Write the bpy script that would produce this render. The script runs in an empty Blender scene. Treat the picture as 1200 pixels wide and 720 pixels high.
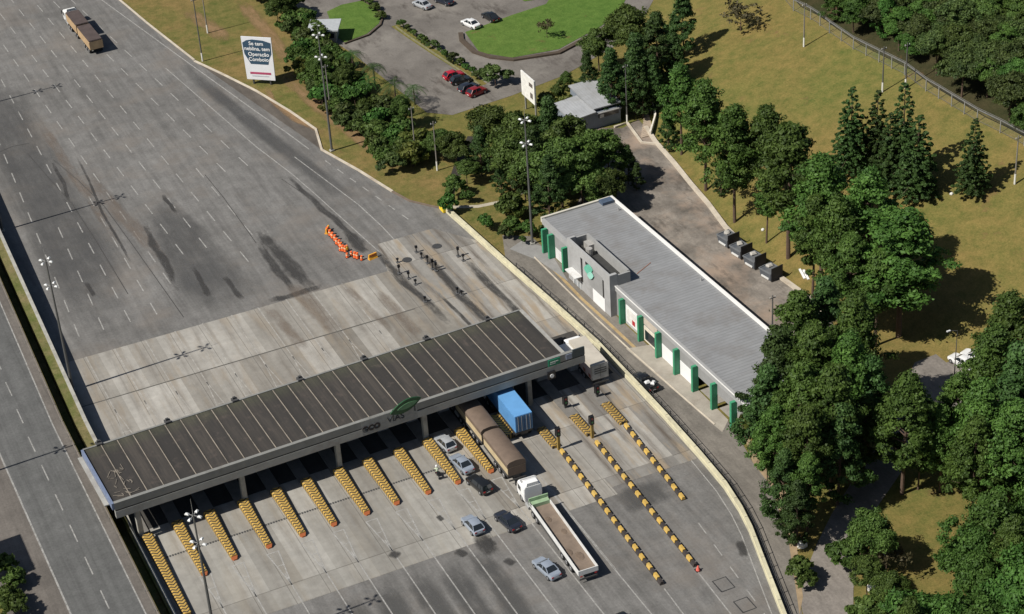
import bpy, bmesh, math, random
import numpy as np
from mathutils import Vector, Matrix
from mathutils.geometry import tessellate_polygon
random.seed(7)
SC = bpy.context.scene
COL = SC.collection
PI = math.pi
R = math.radians

# ---------------------------------------------------------------- camera frame
TH, RO, F, HC, YAW = R(32.25), R(3.98), 2412., 160., R(-23.)
_c, _s, _cr, _sr = math.cos(TH), math.sin(TH), math.cos(RO), math.sin(RO)
_ca, _sa = math.cos(YAW), math.sin(YAW)
def _rz(v): return Vector((v[0]*_ca-v[1]*_sa, v[0]*_sa+v[1]*_ca, v[2]))
CR = _rz((_cr, -_sr*_s, -_sr*_c)); CD = _rz((-_sr, -_cr*_s, -_cr*_c)); CF = _rz((0, _c, -_s))
def ray(px, py): return CR*((px-600)/F) + CD*((py-360)/F) + CF
_v = ray(600, 360); _t = HC/-_v.z
CAM = Vector((-_v.x*_t, -_v.y*_t, HC))
def at(px, py, z=0.):
    r = ray(px, py); t = (z-CAM.z)/r.z
    return Vector((CAM.x+r.x*t, CAM.y+r.y*t, z))

# ---------------------------------------------------------------- terrain
XC = [(-200,170),(-70,70),(-45,49),(-30,42),(-18.6,39.3),(-8,38.4),(4.4,39.2),(18.8,41.3),(34.6,43.5),(39.4,44.3),(57,52.6),(75,65),(90,76),(110,86),(200,120)]
def lerp(tab, v):
    if v <= tab[0][0]: return tab[0][1]
    for (a,b),(c,d) in zip(tab, tab[1:]):
        if v <= c: return b+(d-b)*(v-a)/(c-a)
    return tab[-1][1]
def hz(x, y):
    d = x - lerp(XC, y)
    if d <= 0: return 0.
    z = .45*min(d, 6) + .27*max(0, min(d, 65)-6) + .05*max(0, min(d,300)-65)
    return z
def on(px, py, h=0.):
    z = h; p = at(px, py, z)
    for _ in range(25):
        z += .6*((hz(p.x, p.y)+h)-z); p = at(px, py, z)
    return Vector((p.x, p.y, hz(p.x, p.y)))

# ---------------------------------------------------------------- materials
MATS = {}
def nodes(name):
    m = bpy.data.materials.new(name); m.use_nodes = True
    nt = m.node_tree; b = nt.nodes['Principled BSDF']
    return m, nt, b
class NT:
    def __init__(s, nt): s.nt = nt
    def n(s, t, **kw):
        o = s.nt.nodes.new(t)
        for k, v in kw.items(): setattr(o, k, v)
        return o
    def l(s, a, b): s.nt.links.new(a, b)
    def coord(s, which='Object'): return s.n('ShaderNodeTexCoord').outputs[which]
    def geo(s): return s.n('ShaderNodeNewGeometry').outputs['Position']
    def noise(s, co, scale, detail=4, rough=.6, stretch=None):
        if stretch:
            mp = s.n('ShaderNodeMapping'); mp.inputs['Scale'].default_value = stretch; s.l(co, mp.inputs[0]); co = mp.outputs[0]
        t = s.n('ShaderNodeTexNoise'); t.inputs['Scale'].default_value = scale; t.inputs['Detail'].default_value = detail; t.inputs['Roughness'].default_value = rough
        s.l(co, t.inputs['Vector']); return t.outputs['Fac']
    def ramp(s, f, stops):
        r = s.n('ShaderNodeValToRGB'); cr = r.color_ramp
        while len(cr.elements) < len(stops): cr.elements.new(.5)
        for e, (p, c) in zip(cr.elements, stops):
            e.position = p; e.color = (c, c, c, 1) if isinstance(c, (int, float)) else (*c, 1)
        s.l(f, r.inputs[0]); return r.outputs[0]
    def mix(s, f, a, b, mode='MIX'):
        m = s.n('ShaderNodeMix', data_type='RGBA', blend_type=mode)
        for i, v in ((0, f), (6, a), (7, b)):
            if isinstance(v, (int, float)): m.inputs[i].default_value = v if i == 0 else (v, v, v, 1)
            elif isinstance(v, tuple): m.inputs[i].default_value = (*v, 1)
            else: s.l(v, m.inputs[i])
        return m.outputs[2]
    def math(s, op, a, b=0.):
        m = s.n('ShaderNodeMath', operation=op)
        for i, v in ((0, a), (1, b)):
            if isinstance(v, (int, float)): m.inputs[i].default_value = v
            else: s.l(v, m.inputs[i])
        return m.outputs[0]

def simple(name, col, rough=.7, var=.18, scale=1.5, metal=0., streak=None, alpha=None, dirt=None, spec=.5):
    if name in MATS: return MATS[name]
    m, nt, b = nodes(name); N = NT(nt)
    co = N.coord('Object')
    f = N.noise(co, scale, 5, .65, streak)
    lo = tuple(c*(1-var) for c in col); hi = tuple(min(1, c*(1+var)) for c in col)
    c = N.mix(N.ramp(f, [(.3, 0.), (.7, 1.)]), lo, hi)
    if dirt:
        f2 = N.noise(co, scale*.4, 6, .75)
        c = N.mix(N.ramp(f2, [(.52, 0.), (.72, 1.)]), c, dirt)
    nt.links.new(c, b.inputs['Base Color'])
    b.inputs['Roughness'].default_value = rough; b.inputs['Metallic'].default_value = metal
    b.inputs['Specular IOR Level'].default_value = spec
    MATS[name] = m; return m

def ground_mat(name, lo, hi, big=.05, mid=.4, fine=3., streak=(1, .06, 1), bump=.0, tint=None, tamt=.5, dark=None, rough=.9, dthr=.6):
    m, nt, b = nodes(name); N = NT(nt); co = N.geo()
    f1 = N.noise(co, big, 5, .6); f2 = N.noise(co, mid, 6, .7); f3 = N.noise(co, fine, 4, .7)
    c = N.mix(N.ramp(f1, [(.32, 0.), (.68, 1.)]), lo, hi)
    c = N.mix(.55, c, N.ramp(f2, [(.3, .55), (.7, 1.)]), 'MULTIPLY') if True else c
    c = N.mix(.5, c, N.ramp(f3, [(.3, .6), (.7, 1.15)]), 'MULTIPLY')
    if streak:
        fs = N.noise(co, .9, 5, .7, streak)
        c = N.mix(.55, c, N.ramp(fs, [(.35, .62), (.6, 1.1)]), 'MULTIPLY')
    if tint:
        ft = N.noise(co, .09, 5, .65)
        c = N.mix(N.math('MULTIPLY', N.ramp(ft, [(.5, 0.), (.66, 1.)]), tamt), c, tint)
    if dark:
        fd = N.noise(co, .22, 7, .75, (1, .35, 1))
        c = N.mix(N.ramp(fd, [(dthr, 0.), (dthr+.12, .8)]), c, dark)
    nt.links.new(c, b.inputs['Base Color']); b.inputs['Roughness'].default_value = rough
    b.inputs['Specular IOR Level'].default_value = .25
    MATS[name] = m; return m

ASPH = ground_mat('asphalt', (.168,.162,.153), (.228,.221,.21), tint=(.19,.165,.14), tamt=.45)
ASPH_L = ground_mat('asphalt_far_carriageway', (.125,.126,.122), (.155,.155,.15), streak=(1.2,.02,1))
SHOULD = ground_mat('shoulder_asphalt', (.15,.135,.12), (.19,.17,.15), streak=(1,.05,1))
SERV = ground_mat('service_asphalt', (.17,.155,.135), (.27,.245,.21), mid=.5, dark=(.07,.065,.06), streak=(1,.15,1))
LOT = ground_mat('lot_asphalt', (.12,.105,.09), (.36,.32,.275), big=.11, mid=.35, dark=(.075,.065,.055), tint=(.33,.25,.19), tamt=.8, streak=(1,.5,1), dthr=.53)
LOT2 = ground_mat('car_park_asphalt', (.15,.135,.12), (.24,.22,.195), big=.06, mid=.3, dark=(.07,.06,.052), streak=None, dthr=.53, tint=(.26,.24,.21), tamt=.6)
BROAD = ground_mat('bottom_road_asphalt', (.24,.215,.19), (.29,.26,.23), big=.1, streak=(1,.3,1))
DARKP = ground_mat('dark_asphalt', (.05,.05,.05), (.09,.09,.088), mid=.3, streak=(1,.08,1))
EARTH = ground_mat('dirt_track', (.24,.155,.075), (.30,.19,.09), streak=None)

def concrete_mat(name, pitch, x0, lo, hi, brown=.5, warm=(.27,.20,.12)):
    m, nt, b = nodes(name); N = NT(nt); co = N.geo()
    sp = N.n('ShaderNodeSeparateXYZ'); N.l(co, sp.inputs[0])
    fx = N.math('DIVIDE', N.math('SUBTRACT', sp.outputs[0], x0), pitch); fy = N.math('DIVIDE', N.math('ADD', sp.outputs[1], 30.8), 12.55)
    ix = N.math('FLOOR', fx); iy = N.math('FLOOR', fy)
    cb = N.n('ShaderNodeCombineXYZ'); N.l(ix, cb.inputs[0]); N.l(iy, cb.inputs[1])
    wn = N.n('ShaderNodeTexWhiteNoise', noise_dimensions='2D'); N.l(cb.outputs[0], wn.inputs['Vector'])
    cb2 = N.n('ShaderNodeCombineXYZ'); N.l(ix, cb2.inputs[0])
    wn2 = N.n('ShaderNodeTexWhiteNoise', noise_dimensions='2D'); N.l(cb2.outputs[0], wn2.inputs['Vector'])
    c = N.mix(wn.outputs['Value'], lo, hi)
    big = N.noise(co, .12, 5, .6); mid = N.noise(co, .8, 6, .7)
    c = N.mix(.7, c, N.ramp(big, [(.3, .72), (.7, 1.1)]), 'MULTIPLY')
    c = N.mix(.5, c, N.ramp(mid, [(.3, .65), (.7, 1.1)]), 'MULTIPLY')
    # tyre grime and rusty wash running along each lane
    st = N.noise(co, 1.1, 5, .7, (1.2, .09, 1)); lf = N.math('ABSOLUTE', N.math('SUBTRACT', N.math('FRACT', fx), .5))
    lane = N.ramp(lf, [(.0, .0), (.14, .75), (.24, .9), (.36, .1)])
    c = N.mix(N.math('MULTIPLY', N.math('MULTIPLY', lane, N.ramp(st, [(.35, 0.), (.65, 1.)])), brown), c, (.105,.088,.072))
    st2 = N.noise(co, .35, 4, .6, (1.6, .25, 1))
    c = N.mix(N.math('MULTIPLY', N.ramp(st2, [(.5, 0.), (.66, 1.)]), brown*.8), c, warm)
    # sawn joints
    jx = N.math('LESS_THAN', N.math('MULTIPLY', N.math('ABSOLUTE', N.math('SUBTRACT', N.math('FRACT', fx), .5)), 1.), .012)
    jy = N.math('LESS_THAN', N.math('FRACT', fy), .012)
    j = N.math('MULTIPLY', N.math('MAXIMUM', jx, jy), .5)
    c = N.mix(j, c, (.08,.072,.062))
    nt.links.new(c, b.inputs['Base Color']); b.inputs['Roughness'].default_value = .9; b.inputs['Specular IOR Level'].default_value = .2
    return m
CONC_DN = concrete_mat('concrete_slabs_exit', 4.3, -65.55, (.275,.262,.235), (.38,.365,.33), .4, (.25,.215,.165))
CONC_UP = concrete_mat('concrete_slabs_entry', 4.3, -65.55, (.235,.218,.19), (.43,.41,.37), .55, (.27,.22,.16))
CONC_R = concrete_mat('concrete_slabs_wide_lanes', 4.9, -11.9, (.20,.19,.175), (.42,.40,.36), 1.1, (.30,.24,.17))

def grass_mat(name, gr, br, lim=(.42, .58), sc=.045, mow=False):
    m, nt, b = nodes(name); N = NT(nt); co = N.geo()
    f1 = N.noise(co, sc, 6, .68); f2 = N.noise(co, .5, 6, .75); f3 = N.noise(co, 4., 3, .8)
    c = N.mix(N.ramp(f1, [(lim[0], 0.), (lim[1], 1.)]), gr, br)
    c = N.mix(.5, c, N.mix(N.ramp(f2, [(.35, 0.), (.65, 1.)]), tuple(v*.62 for v in gr), tuple(v*1.15 for v in br)))
    c = N.mix(.6, c, N.ramp(f3, [(.25, .55), (.75, 1.2)]), 'MULTIPLY')
    fb = N.noise(co, .16, 5, .7)
    c = N.mix(N.ramp(fb, [(.62, 0.), (.72, .6)]), c, (.17,.09,.05))
    nt.links.new(c, b.inputs['Base Color']); b.inputs['Roughness'].default_value = 1.; b.inputs['Specular IOR Level'].default_value = .1
    bm = N.n('ShaderNodeBump'); bm.inputs['Strength'].default_value = .6; bm.inputs['Distance'].default_value = .25
    N.l(f2, bm.inputs['Height']); N.l(bm.outputs[0], b.inputs['Normal'])
    return m
GRASS = grass_mat('dry_grass', (.118,.145,.036), (.225,.16,.056), (.38,.62), .03)
VERGE = grass_mat('verge_grass', (.115,.135,.034), (.235,.165,.065), (.42,.6), .07)
LAWN = grass_mat('green_lawn', (.085,.165,.03), (.12,.18,.04), (.4,.7))
STRIPG = grass_mat('median_grass', (.10,.135,.03), (.22,.18,.09), (.4,.6), .15)

def stain_mat(name, col, thr=(.42,.58), sc=.6, dens=.9):
    m, nt, b = nodes(name); N = NT(nt); co = N.geo()
    uv = N.n('ShaderNodeUVMap'); sp = N.n('ShaderNodeSeparateXYZ'); N.l(uv.outputs[0], sp.inputs[0])
    u = N.math('SUBTRACT', 1., N.math('ABSOLUTE', N.math('SUBTRACT', N.math('MULTIPLY', sp.outputs[0], 2.), 1.)))
    v = N.math('SUBTRACT', 1., N.math('ABSOLUTE', N.math('SUBTRACT', N.math('MULTIPLY', sp.outputs[1], 2.), 1.)))
    v = N.math('MINIMUM', N.math('MULTIPLY', v, 2.), 1.)
    e = N.math('MULTIPLY', N.math('MINIMUM', N.math('MULTIPLY', u, 1.6), 1.), v)
    f = N.noise(co, sc, 6, .75, (1.6,.5,1))
    a = N.math('MULTIPLY', N.ramp(N.math('MULTIPLY', N.math('ADD', f, .0), N.math('ADD', N.math('MULTIPLY', e, .75), .25)), [(thr[0]-.1, 0.), (thr[1]-.1, 1.)]), dens)
    tr = N.n('ShaderNodeBsdfTransparent'); mx = N.n('ShaderNodeMixShader')
    b.inputs['Base Color'].default_value = (*col, 1); b.inputs['Roughness'].default_value = .85
    N.l(a, mx.inputs[0]); N.l(tr.outputs[0], mx.inputs[1]); N.l(b.outputs[0], mx.inputs[2])
    N.l(mx.outputs[0], nt.nodes['Material Output'].inputs[0])
    return m
WORN = stain_mat('dark_worn_lanes', (.075,.075,.075), (.3,.8), .07, .75)
STAIN = stain_mat('oil_and_rubber_stain', (.045,.043,.041), (.34,.66), .55, .8)
STAINB = stain_mat('rusty_wash_stain', (.19,.145,.11), (.42,.75), .3, .5)
TRACK = stain_mat('worn_earth', (.28,.175,.085), (.36,.66), .35, .8)
PATCHM = stain_mat('dark_surface_patch', (.08,.079,.076), (.3,.66), .3, .7)

def paint_mat(name, col, wear=(.36,.6), sc=1.3):
    m, nt, b = nodes(name); N = NT(nt); co = N.geo(); f = N.noise(co, sc, 6, .8)
    tr = N.n('ShaderNodeBsdfTransparent'); mx = N.n('ShaderNodeMixShader')
    b.inputs['Base Color'].default_value = (*col, 1); b.inputs['Roughness'].default_value = .8
    N.l(N.ramp(f, [(wear[0]-.1, .25), (wear[1]-.1, .9)]), mx.inputs[0]); N.l(tr.outputs[0], mx.inputs[1]); N.l(b.outputs[0], mx.inputs[2])
    N.l(mx.outputs[0], nt.nodes['Material Output'].inputs[0])
    return m
PAINT = paint_mat('white_road_paint', (.42,.41,.385), (.42,.72))
PAINTF = paint_mat('faded_road_paint', (.46,.44,.40), (.45,.75), .8)
PAINTY = paint_mat('cream_road_paint', (.55,.46,.30))

def chevron_mat(name, dull=1.):
    m, nt, b = nodes(name); N = NT(nt); co = N.coord('Object')
    sp = N.n('ShaderNodeSeparateXYZ'); N.l(co, sp.inputs[0])
    v = N.math('FRACT', N.math('DIVIDE', N.math('ADD', sp.outputs[1], N.math('MULTIPLY', N.math('ABSOLUTE', sp.outputs[0]), -.75)), .56))
    k = N.math('LESS_THAN', v, .4)
    f = N.noise(co, 2.2, 5, .7)
    y = N.mix(N.ramp(f, [(.3, 0.), (.7, 1.)]), tuple(c*dull for c in (.36,.225,.05)), tuple(c*dull for c in (.54,.35,.08)))
    c = N.mix(k, y, (.035,.03,.025))
    tip = N.math('LESS_THAN', sp.outputs[1], -.0)
    N.l(c, b.inputs['Base Color']); b.inputs['Roughness'].default_value = .7
    return m
CHEV = chevron_mat('yellow_black_chevrons'); CHEVD = chevron_mat('worn_yellow_black_chevrons', .75)
def stripe_mat(name, per=2.):
    m, nt, b = nodes(name); N = NT(nt); co = N.coord('Object')
    sp = N.n('ShaderNodeSeparateXYZ'); N.l(co, sp.inputs[0])
    k = N.math('LESS_THAN', N.math('FRACT', N.math('DIVIDE', sp.outputs[1], per)), .5)
    f = N.noise(co, 1.2, 5, .7)
    y = N.mix(N.ramp(f, [(.3, 0.), (.7, 1.)]), (.48,.30,.06), (.72,.47,.12))
    N.l(N.mix(k, y, (.055,.045,.04)), b.inputs['Base Color']); b.inputs['Roughness'].default_value = .75
    return m
STRIPE = stripe_mat('yellow_black_bands')

CONCW = simple('weathered_concrete', (.36,.35,.31), .9, .2, .8, dirt=(.22,.20,.17))
CREAM = simple('cream_painted_concrete', (.56,.52,.36), .85, .15, .6, dirt=(.36,.33,.25))
KERB = simple('pale_kerb', (.52,.46,.37), .9, .18, .5, dirt=(.34,.27,.2))
GREYW = simple('grey_wall_paint', (.27,.27,.265), .8, .1, .6)
LGREY = simple('light_grey_paint', (.36,.36,.355), .7, .12, .5, dirt=(.26,.25,.24))
FASC = simple('fascia_grey', (.22,.22,.205), .7, .12, .6, dirt=(.15,.145,.13))
FASCL = simple('fascia_light_grey', (.34,.335,.31), .7, .12, .6, dirt=(.24,.22,.2))
GREEN = simple('green_paint', (.045,.27,.14), .6, .12, 1.)
TEAL = simple('teal_paint', (.12,.42,.30), .6, .1, 1.)
DGREEN = simple('dark_green_panel', (.03,.14,.05), .6, .15, 1.)
WHITE = simple('white_paint', (.80,.80,.79), .45, .04, 1.)
WHITED = simple('dusty_white_paint', (.66,.66,.64), .6, .1, .8, dirt=(.5,.48,.44))
BLACK = simple('black_paint', (.014,.014,.016), .35, .1, 1.)
RUB = simple('tyre_rubber', (.018,.018,.018), .85, .1, 3.)
RIM = simple('rim_metal', (.4,.4,.41), .4, .1, 3., metal=.6)
STEEL = simple('galvanised_steel', (.40,.40,.39), .5, .12, 1., metal=.4)
DSTEEL = simple('dark_steel', (.06,.06,.06), .6, .15, 1.)
POLEM = simple('dark_pole_steel', (.10,.10,.095), .6, .12, .5)
POLEW = simple('wooden_pole_grey', (.20,.185,.16), .9, .12, .7)
WHITEP = simple('whitewash', (.7,.69,.64), .8, .06, 2.)
LAMPM = simple('lamp_housing', (.62,.63,.62), .4, .06, 3.)
ORANGE = simple('orange_plastic', (.85,.16,.04), .5, .1, 2.)
YELL = simple('yellow_plastic', (.80,.42,.03), .5, .1, 2.)
RED = simple('red_paint', (.42,.02,.03), .3, .08, 1.)
BARK = simple('bark', (.10,.065,.045), .95, .25, 3.)
BROWNT = simple('brown_tarpaulin', (.145,.105,.078), .75, .15, .9)
TANM = simple('tan_side_boards', (.50,.40,.24), .7, .15, .6)
BROWNF = simple('dusty_brown_bed', (.19,.145,.11), .95, .22, .6)
BLUEM = simple('blue_container_paint', (.13,.33,.62), .45, .08, .6)
BLUED = simple('blue_door_paint', (.07,.17,.33), .5, .12, .6)
SLATE = simple('slate_blue_steel', (.09,.10,.115), .6, .15, .8)
ROOFW = simple('white_roof_trim', (.74,.73,.70), .7, .06, .6)
TAN = simple('beige_panel', (.5,.44,.36), .7, .1, 1.)
PINK = simple('pinkish_side_panel', (.52,.42,.38), .6, .1, 1.)
YELE = simple('yellow_block_paint', (.80,.58,.03), .7, .08, 1.)
def glass_mat(name, col=(.02,.025,.03), rough=.08):
    m, nt, b = nodes(name); b.inputs['Base Color'].default_value = (*col, 1); b.inputs['Roughness'].default_value = rough
    b.inputs['Specular IOR Level'].default_value = .8; return m
GLASS = glass_mat('tinted_glass'); LENS = glass_mat('lamp_lens', (.5,.5,.48), .2); TAIL = glass_mat('tail_lens', (.35,.01,.01), .25)
def car_paint(name, col, metal=.3):
    m, nt, b = nodes(name); N = NT(nt); f = N.noise(N.coord('Object'), 1.5, 4, .6)
    N.l(N.mix(f, tuple(c*.88 for c in col), tuple(min(1, c*1.08) for c in col)), b.inputs['Base Color'])
    b.inputs['Roughness'].default_value = .3; b.inputs['Metallic'].default_value = metal; b.inputs['Coat Weight'].default_value = .5
    return m
P_SIL = car_paint('silver_paint', (.50,.52,.54)); P_SILB = car_paint('bluish_silver_paint', (.36,.41,.48)); P_BLK = car_paint('black_car_paint', (.012,.013,.014), 0)
P_DBL = car_paint('dark_blue_car_paint', (.02,.024,.035), 0); P_RED = car_paint('red_car_paint', (.40,.015,.03), 0); P_DRED = car_paint('dark_red_car_paint', (.22,.015,.02), 0); P_WHT = car_paint('white_car_paint', (.75,.75,.74), 0)

def ribbed(name, col, per, axis=1, depth=.5, var=.15, dirt=None, line=.12):
    m, nt, b = nodes(name); N = NT(nt); co = N.coord('Object')
    sp = N.n('ShaderNodeSeparateXYZ'); N.l(co, sp.inputs[0])
    w = N.math('FRACT', N.math('DIVIDE', sp.outputs[axis], per)); k = N.math('LESS_THAN', w, line)
    f = N.noise(co, .35, 6, .7); f2 = N.noise(co, 2.5, 4, .7, (1, .15, 1) if axis == 0 else (.15, 1, 1))
    c = N.mix(N.ramp(f, [(.3, 0.), (.7, 1.)]), tuple(v*(1-var) for v in col), tuple(v*(1+var) for v in col))
    c = N.mix(.5, c, N.ramp(f2, [(.3, .7), (.7, 1.1)]), 'MULTIPLY')
    if dirt: c = N.mix(N.ramp(N.noise(co, .15, 6, .75), [(.5, 0.), (.7, .8)]), c, dirt)
    c = N.mix(N.math('MULTIPLY', k, depth), c, tuple(v*.35 for v in col))
    N.l(c, b.inputs['Base Color']); b.inputs['Roughness'].default_value = .65; return m
ROOFM = ribbed('corrugated_grey_roof', (.255,.26,.265), .62, 1, .3, .1, (.19,.18,.17), .22)
def canopy_roof():
    m, nt, b = nodes('weathered_canopy_roof'); N = NT(nt); co = N.coord('Object')
    sp = N.n('ShaderNodeSeparateXYZ'); N.l(co, sp.inputs[0])
    wn = N.n('ShaderNodeTexWhiteNoise', noise_dimensions='1D'); N.l(N.math('FLOOR', N.math('DIVIDE', sp.outputs[0], 2.15)), wn.inputs['W'])
    c = N.mix(wn.outputs['Value'], (.034,.030,.026), (.068,.058,.048))
    f = N.noise(co, .5, 6, .75, (2.2,.25,1)); f2 = N.noise(co, .6, 5, .7)
    c = N.mix(N.ramp(f, [(.42, 0.), (.62, .8)]), c, (.032,.029,.026))
    c = N.mix(N.ramp(f2, [(.55, 0.), (.7, .5)]), c, (.11,.085,.07))
    e = N.ramp(N.math('DIVIDE', sp.outputs[1], 13.), [(.8, 0.), (1., .7)])
    c = N.mix(N.math('MULTIPLY', e, N.noise(co, 1.2, 5, .7)), c, (.09,.10,.05))
    hb = N.ramp(N.math('FRACT', N.math('DIVIDE', sp.outputs[0], 2.15)), [(.0, .75), (.3, .15), (.55, 0.), (.8, .25), (1., .9)])
    c = N.mix(N.math('MULTIPLY', hb, .75), c, (.018,.017,.016))
    k = N.math('LESS_THAN', N.math('FRACT', N.math('DIVIDE', sp.outputs[0], .43)), .14)
    c = N.mix(N.math('MULTIPLY', k, .3), c, (.02,.02,.02))
    N.l(c, b.inputs['Base Color']); b.inputs['Roughness'].default_value = .8; return m
CANROOF = canopy_roof()
HUTROOF = ribbed('pale_hut_roof', (.36,.37,.38), .5, 0, .25, .1, (.27,.27,.26))
CONTD = ribbed('corrugated_door_blue', (.08,.19,.36), .42, 0, .6, .1, None, .35)

def leaf_mat(name, a, b_, sc=.35):
    m, nt, b = nodes(name); N = NT(nt)
    oi = N.n('ShaderNodeObjectInfo'); co = N.geo()
    f = N.noise(co, sc, 4, .6); f2 = N.noise(co, 3., 2, .6)
    at_ = N.n('ShaderNodeAttribute', attribute_name='tone'); 
    k = N.math('ADD', N.math('MULTIPLY', f, .6), N.math('MULTIPLY', at_.outputs['Fac'], .45))
    c = N.mix(N.ramp(k, [(.25, 0.), (.75, 1.)]), a, b_)
    h = N.n('ShaderNodeHueSaturation'); N.l(c, h.inputs['Color'])
    N.l(N.math('ADD', .469, N.math('MULTIPLY', oi.outputs['Random'], .032)), h.inputs['Hue']); h.inputs['Saturation'].default_value = .98
    N.l(N.math('ADD', .72, N.math('MULTIPLY', oi.outputs['Random'], .55)), h.inputs['Value'])
    N.l(h.outputs[0], b.inputs['Base Color']); b.inputs['Roughness'].default_value = .6
    b.inputs['Specular IOR Level'].default_value = .25
    tl = N.n('ShaderNodeBsdfTranslucent'); N.l(h.outputs[0], tl.inputs[0]); mx = N.n('ShaderNodeMixShader'); mx.inputs[0].default_value = .25
    N.l(b.outputs[0], mx.inputs[1]); N.l(tl.outputs[0], mx.inputs[2]); N.l(mx.outputs[0], nt.nodes['Material Output'].inputs[0])
    return m
LF_PINE = leaf_mat('pine_needles', (.030,.075,.013), (.085,.175,.03))
LF_CON = leaf_mat('conifer_needles', (.024,.062,.016), (.06,.13,.03))
LF_BRO = leaf_mat('broad_leaves', (.034,.07,.014), (.095,.16,.032))
LF_OLV = leaf_mat('wood_leaves', (.028,.055,.016), (.085,.13,.032))
LF_BRI = leaf_mat('bright_leaves', (.028,.085,.014), (.075,.18,.032))
LF_YEL = leaf_mat('yellowish_leaves', (.055,.085,.015), (.13,.155,.03))
LF_DRY = leaf_mat('sparse_brown_leaves', (.05,.05,.02), (.12,.11,.05))

# ---------------------------------------------------------------- mesh helpers
class MB:
    def __init__(s): s.v = []; s.f = []; s.m = []; s.mi = 0; s.uv = None
    def add(s, vs, fs):
        o = len(s.v); s.v += [tuple(v) for v in vs]; s.f += [tuple(i+o for i in f) for f in fs]; s.m += [s.mi]*len(fs); return s
    def mat(s, i): s.mi = i; return s
    def box(s, x0, x1, y0, y1, z0, z1):
        return s.add([(x0,y0,z0),(x1,y0,z0),(x1,y1,z0),(x0,y1,z0),(x0,y0,z1),(x1,y0,z1),(x1,y1,z1),(x0,y1,z1)],
                     [(3,2,1,0),(4,5,6,7),(0,1,5,4),(1,2,6,5),(2,3,7,6),(3,0,4,7)])
    def bar(s, p, q, w, h):
        p, q = Vector(p), Vector(q); d = (q-p).normalized(); u = Vector((0,0,1)) if abs(d.z) < .95 else Vector((0,1,0))
        r = d.cross(u).normalized()*w/2; t = r.cross(d).normalized()*h/2
        return s.add([p-r-t, p+r-t, p+r+t, p-r+t, q-r-t, q+r-t, q+r+t, q-r+t], [(0,1,2,3),(7,6,5,4),(0,4,5,1),(1,5,6,2),(2,6,7,3),(3,7,4,0)])
    def tube(s, p, q, r0, r1=None, n=8):
        r1 = r0 if r1 is None else r1
        p, q = Vector(p), Vector(q); d = (q-p).normalized(); u = Vector((0,0,1)) if abs(d.z) < .9 else Vector((1,0,0))
        a = d.cross(u).normalized(); b = d.cross(a)
        vs = [p+(a*math.cos(2*PI*i/n)+b*math.sin(2*PI*i/n))*r0 for i in range(n)]+[q+(a*math.cos(2*PI*i/n)+b*math.sin(2*PI*i/n))*r1 for i in range(n)]
        return s.add(vs, [(i,(i+1)%n,n+(i+1)%n,n+i) for i in range(n)]+[tuple(range(n-1,-1,-1)), tuple(range(n,2*n))])
    def loft(s, rings, cap=True):
        n = len(rings[0]); vs = [v for r in rings for v in r]; fs = []
        for k in range(len(rings)-1):
            for i in range(n):
                j = (i+1)%n; fs.append((k*n+i, k*n+j, (k+1)*n+j, (k+1)*n+i))
        if cap: fs += [tuple(range(n-1,-1,-1)), tuple((len(rings)-1)*n+i for i in range(n))]
        return s.add(vs, fs)
    def prism(s, poly, z0, z1):
        n = len(poly); vs = [(p[0],p[1],z0) for p in poly]+[(p[0],p[1],z1) for p in poly]
        tri = tessellate_polygon([[Vector((p[0],p[1],0)) for p in poly]])
        return s.add(vs, [(i,(i+1)%n,n+(i+1)%n,n+i) for i in range(n)]+[tuple(n+i for i in t) for t in tri]+[tuple(t) for t in tri])
    def sheet(s, poly, z):
        tri = tessellate_polygon([[Vector((p[0],p[1],0)) for p in poly]])
        return s.add([(p[0],p[1],z(p[0],p[1]) if callable(z) else z) for p in poly], tri)
    def strip(s, pts, w, z, z1=None):
        """ribbon (or a solid when z1 is given) along points"""
        pts = [Vector((p[0],p[1],0)) for p in pts]; L = []; Rr = []
        for i, p in enumerate(pts):
            d = (pts[min(i+1,len(pts)-1)]-pts[max(i-1,0)]).normalized(); nrm = Vector((-d.y,d.x,0))
            ww = w[i] if isinstance(w, (list,tuple)) else w
            L.append(p+nrm*ww/2); Rr.append(p-nrm*ww/2)
        zz = (lambda q: z(q.x,q.y)) if callable(z) else (lambda q: z)
        n = len(pts)
        if z1 is None:
            return s.add([(q.x,q.y,zz(q)) for q in L]+[(q.x,q.y,zz(q)) for q in Rr], [(n+i,n+i+1,i+1,i) for i in range(n-1)])
        rings = [[(Rr[i].x,Rr[i].y,zz(Rr[i])),(L[i].x,L[i].y,zz(L[i])),(L[i].x,L[i].y,zz(L[i])+z1),(Rr[i].x,Rr[i].y,zz(Rr[i])+z1)] for i in range(n)]
        return s.loft(rings)
    def mesh(s, name, mats, smooth=False, bevel=0.):
        me = bpy.data.meshes.new(name); me.from_pydata(s.v, [], s.f)
        mats = mats if isinstance(mats, (list,tuple)) else [mats]
        for m in mats: me.materials.append(m)
        me.polygons.foreach_set('material_index', s.m)
        bm = bmesh.new(); bm.from_mesh(me); bmesh.ops.recalc_face_normals(bm, faces=bm.faces)
        if bevel: bmesh.ops.bevel(bm, geom=[e for e in bm.edges if len(e.link_faces) == 2 and e.calc_face_angle(0) > .5], offset=bevel, segments=2, affect='EDGES', clamp_overlap=True)
        bm.to_mesh(me); bm.free()
        if smooth:
            me.polygons.foreach_set('use_smooth', [True]*len(me.polygons)); me.set_sharp_from_angle(angle=R(38))
        me.update(); return me
def obj(name, me, parent=None, loc=None, rot=None):
    o = bpy.data.objects.new(name, me); COL.objects.link(o)
    if parent: o.parent = parent
    if loc is not None: o.location = loc
    if rot is not None: o.rotation_euler = rot if isinstance(rot, (tuple,list)) else (0,0,rot)
    return o
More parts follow.
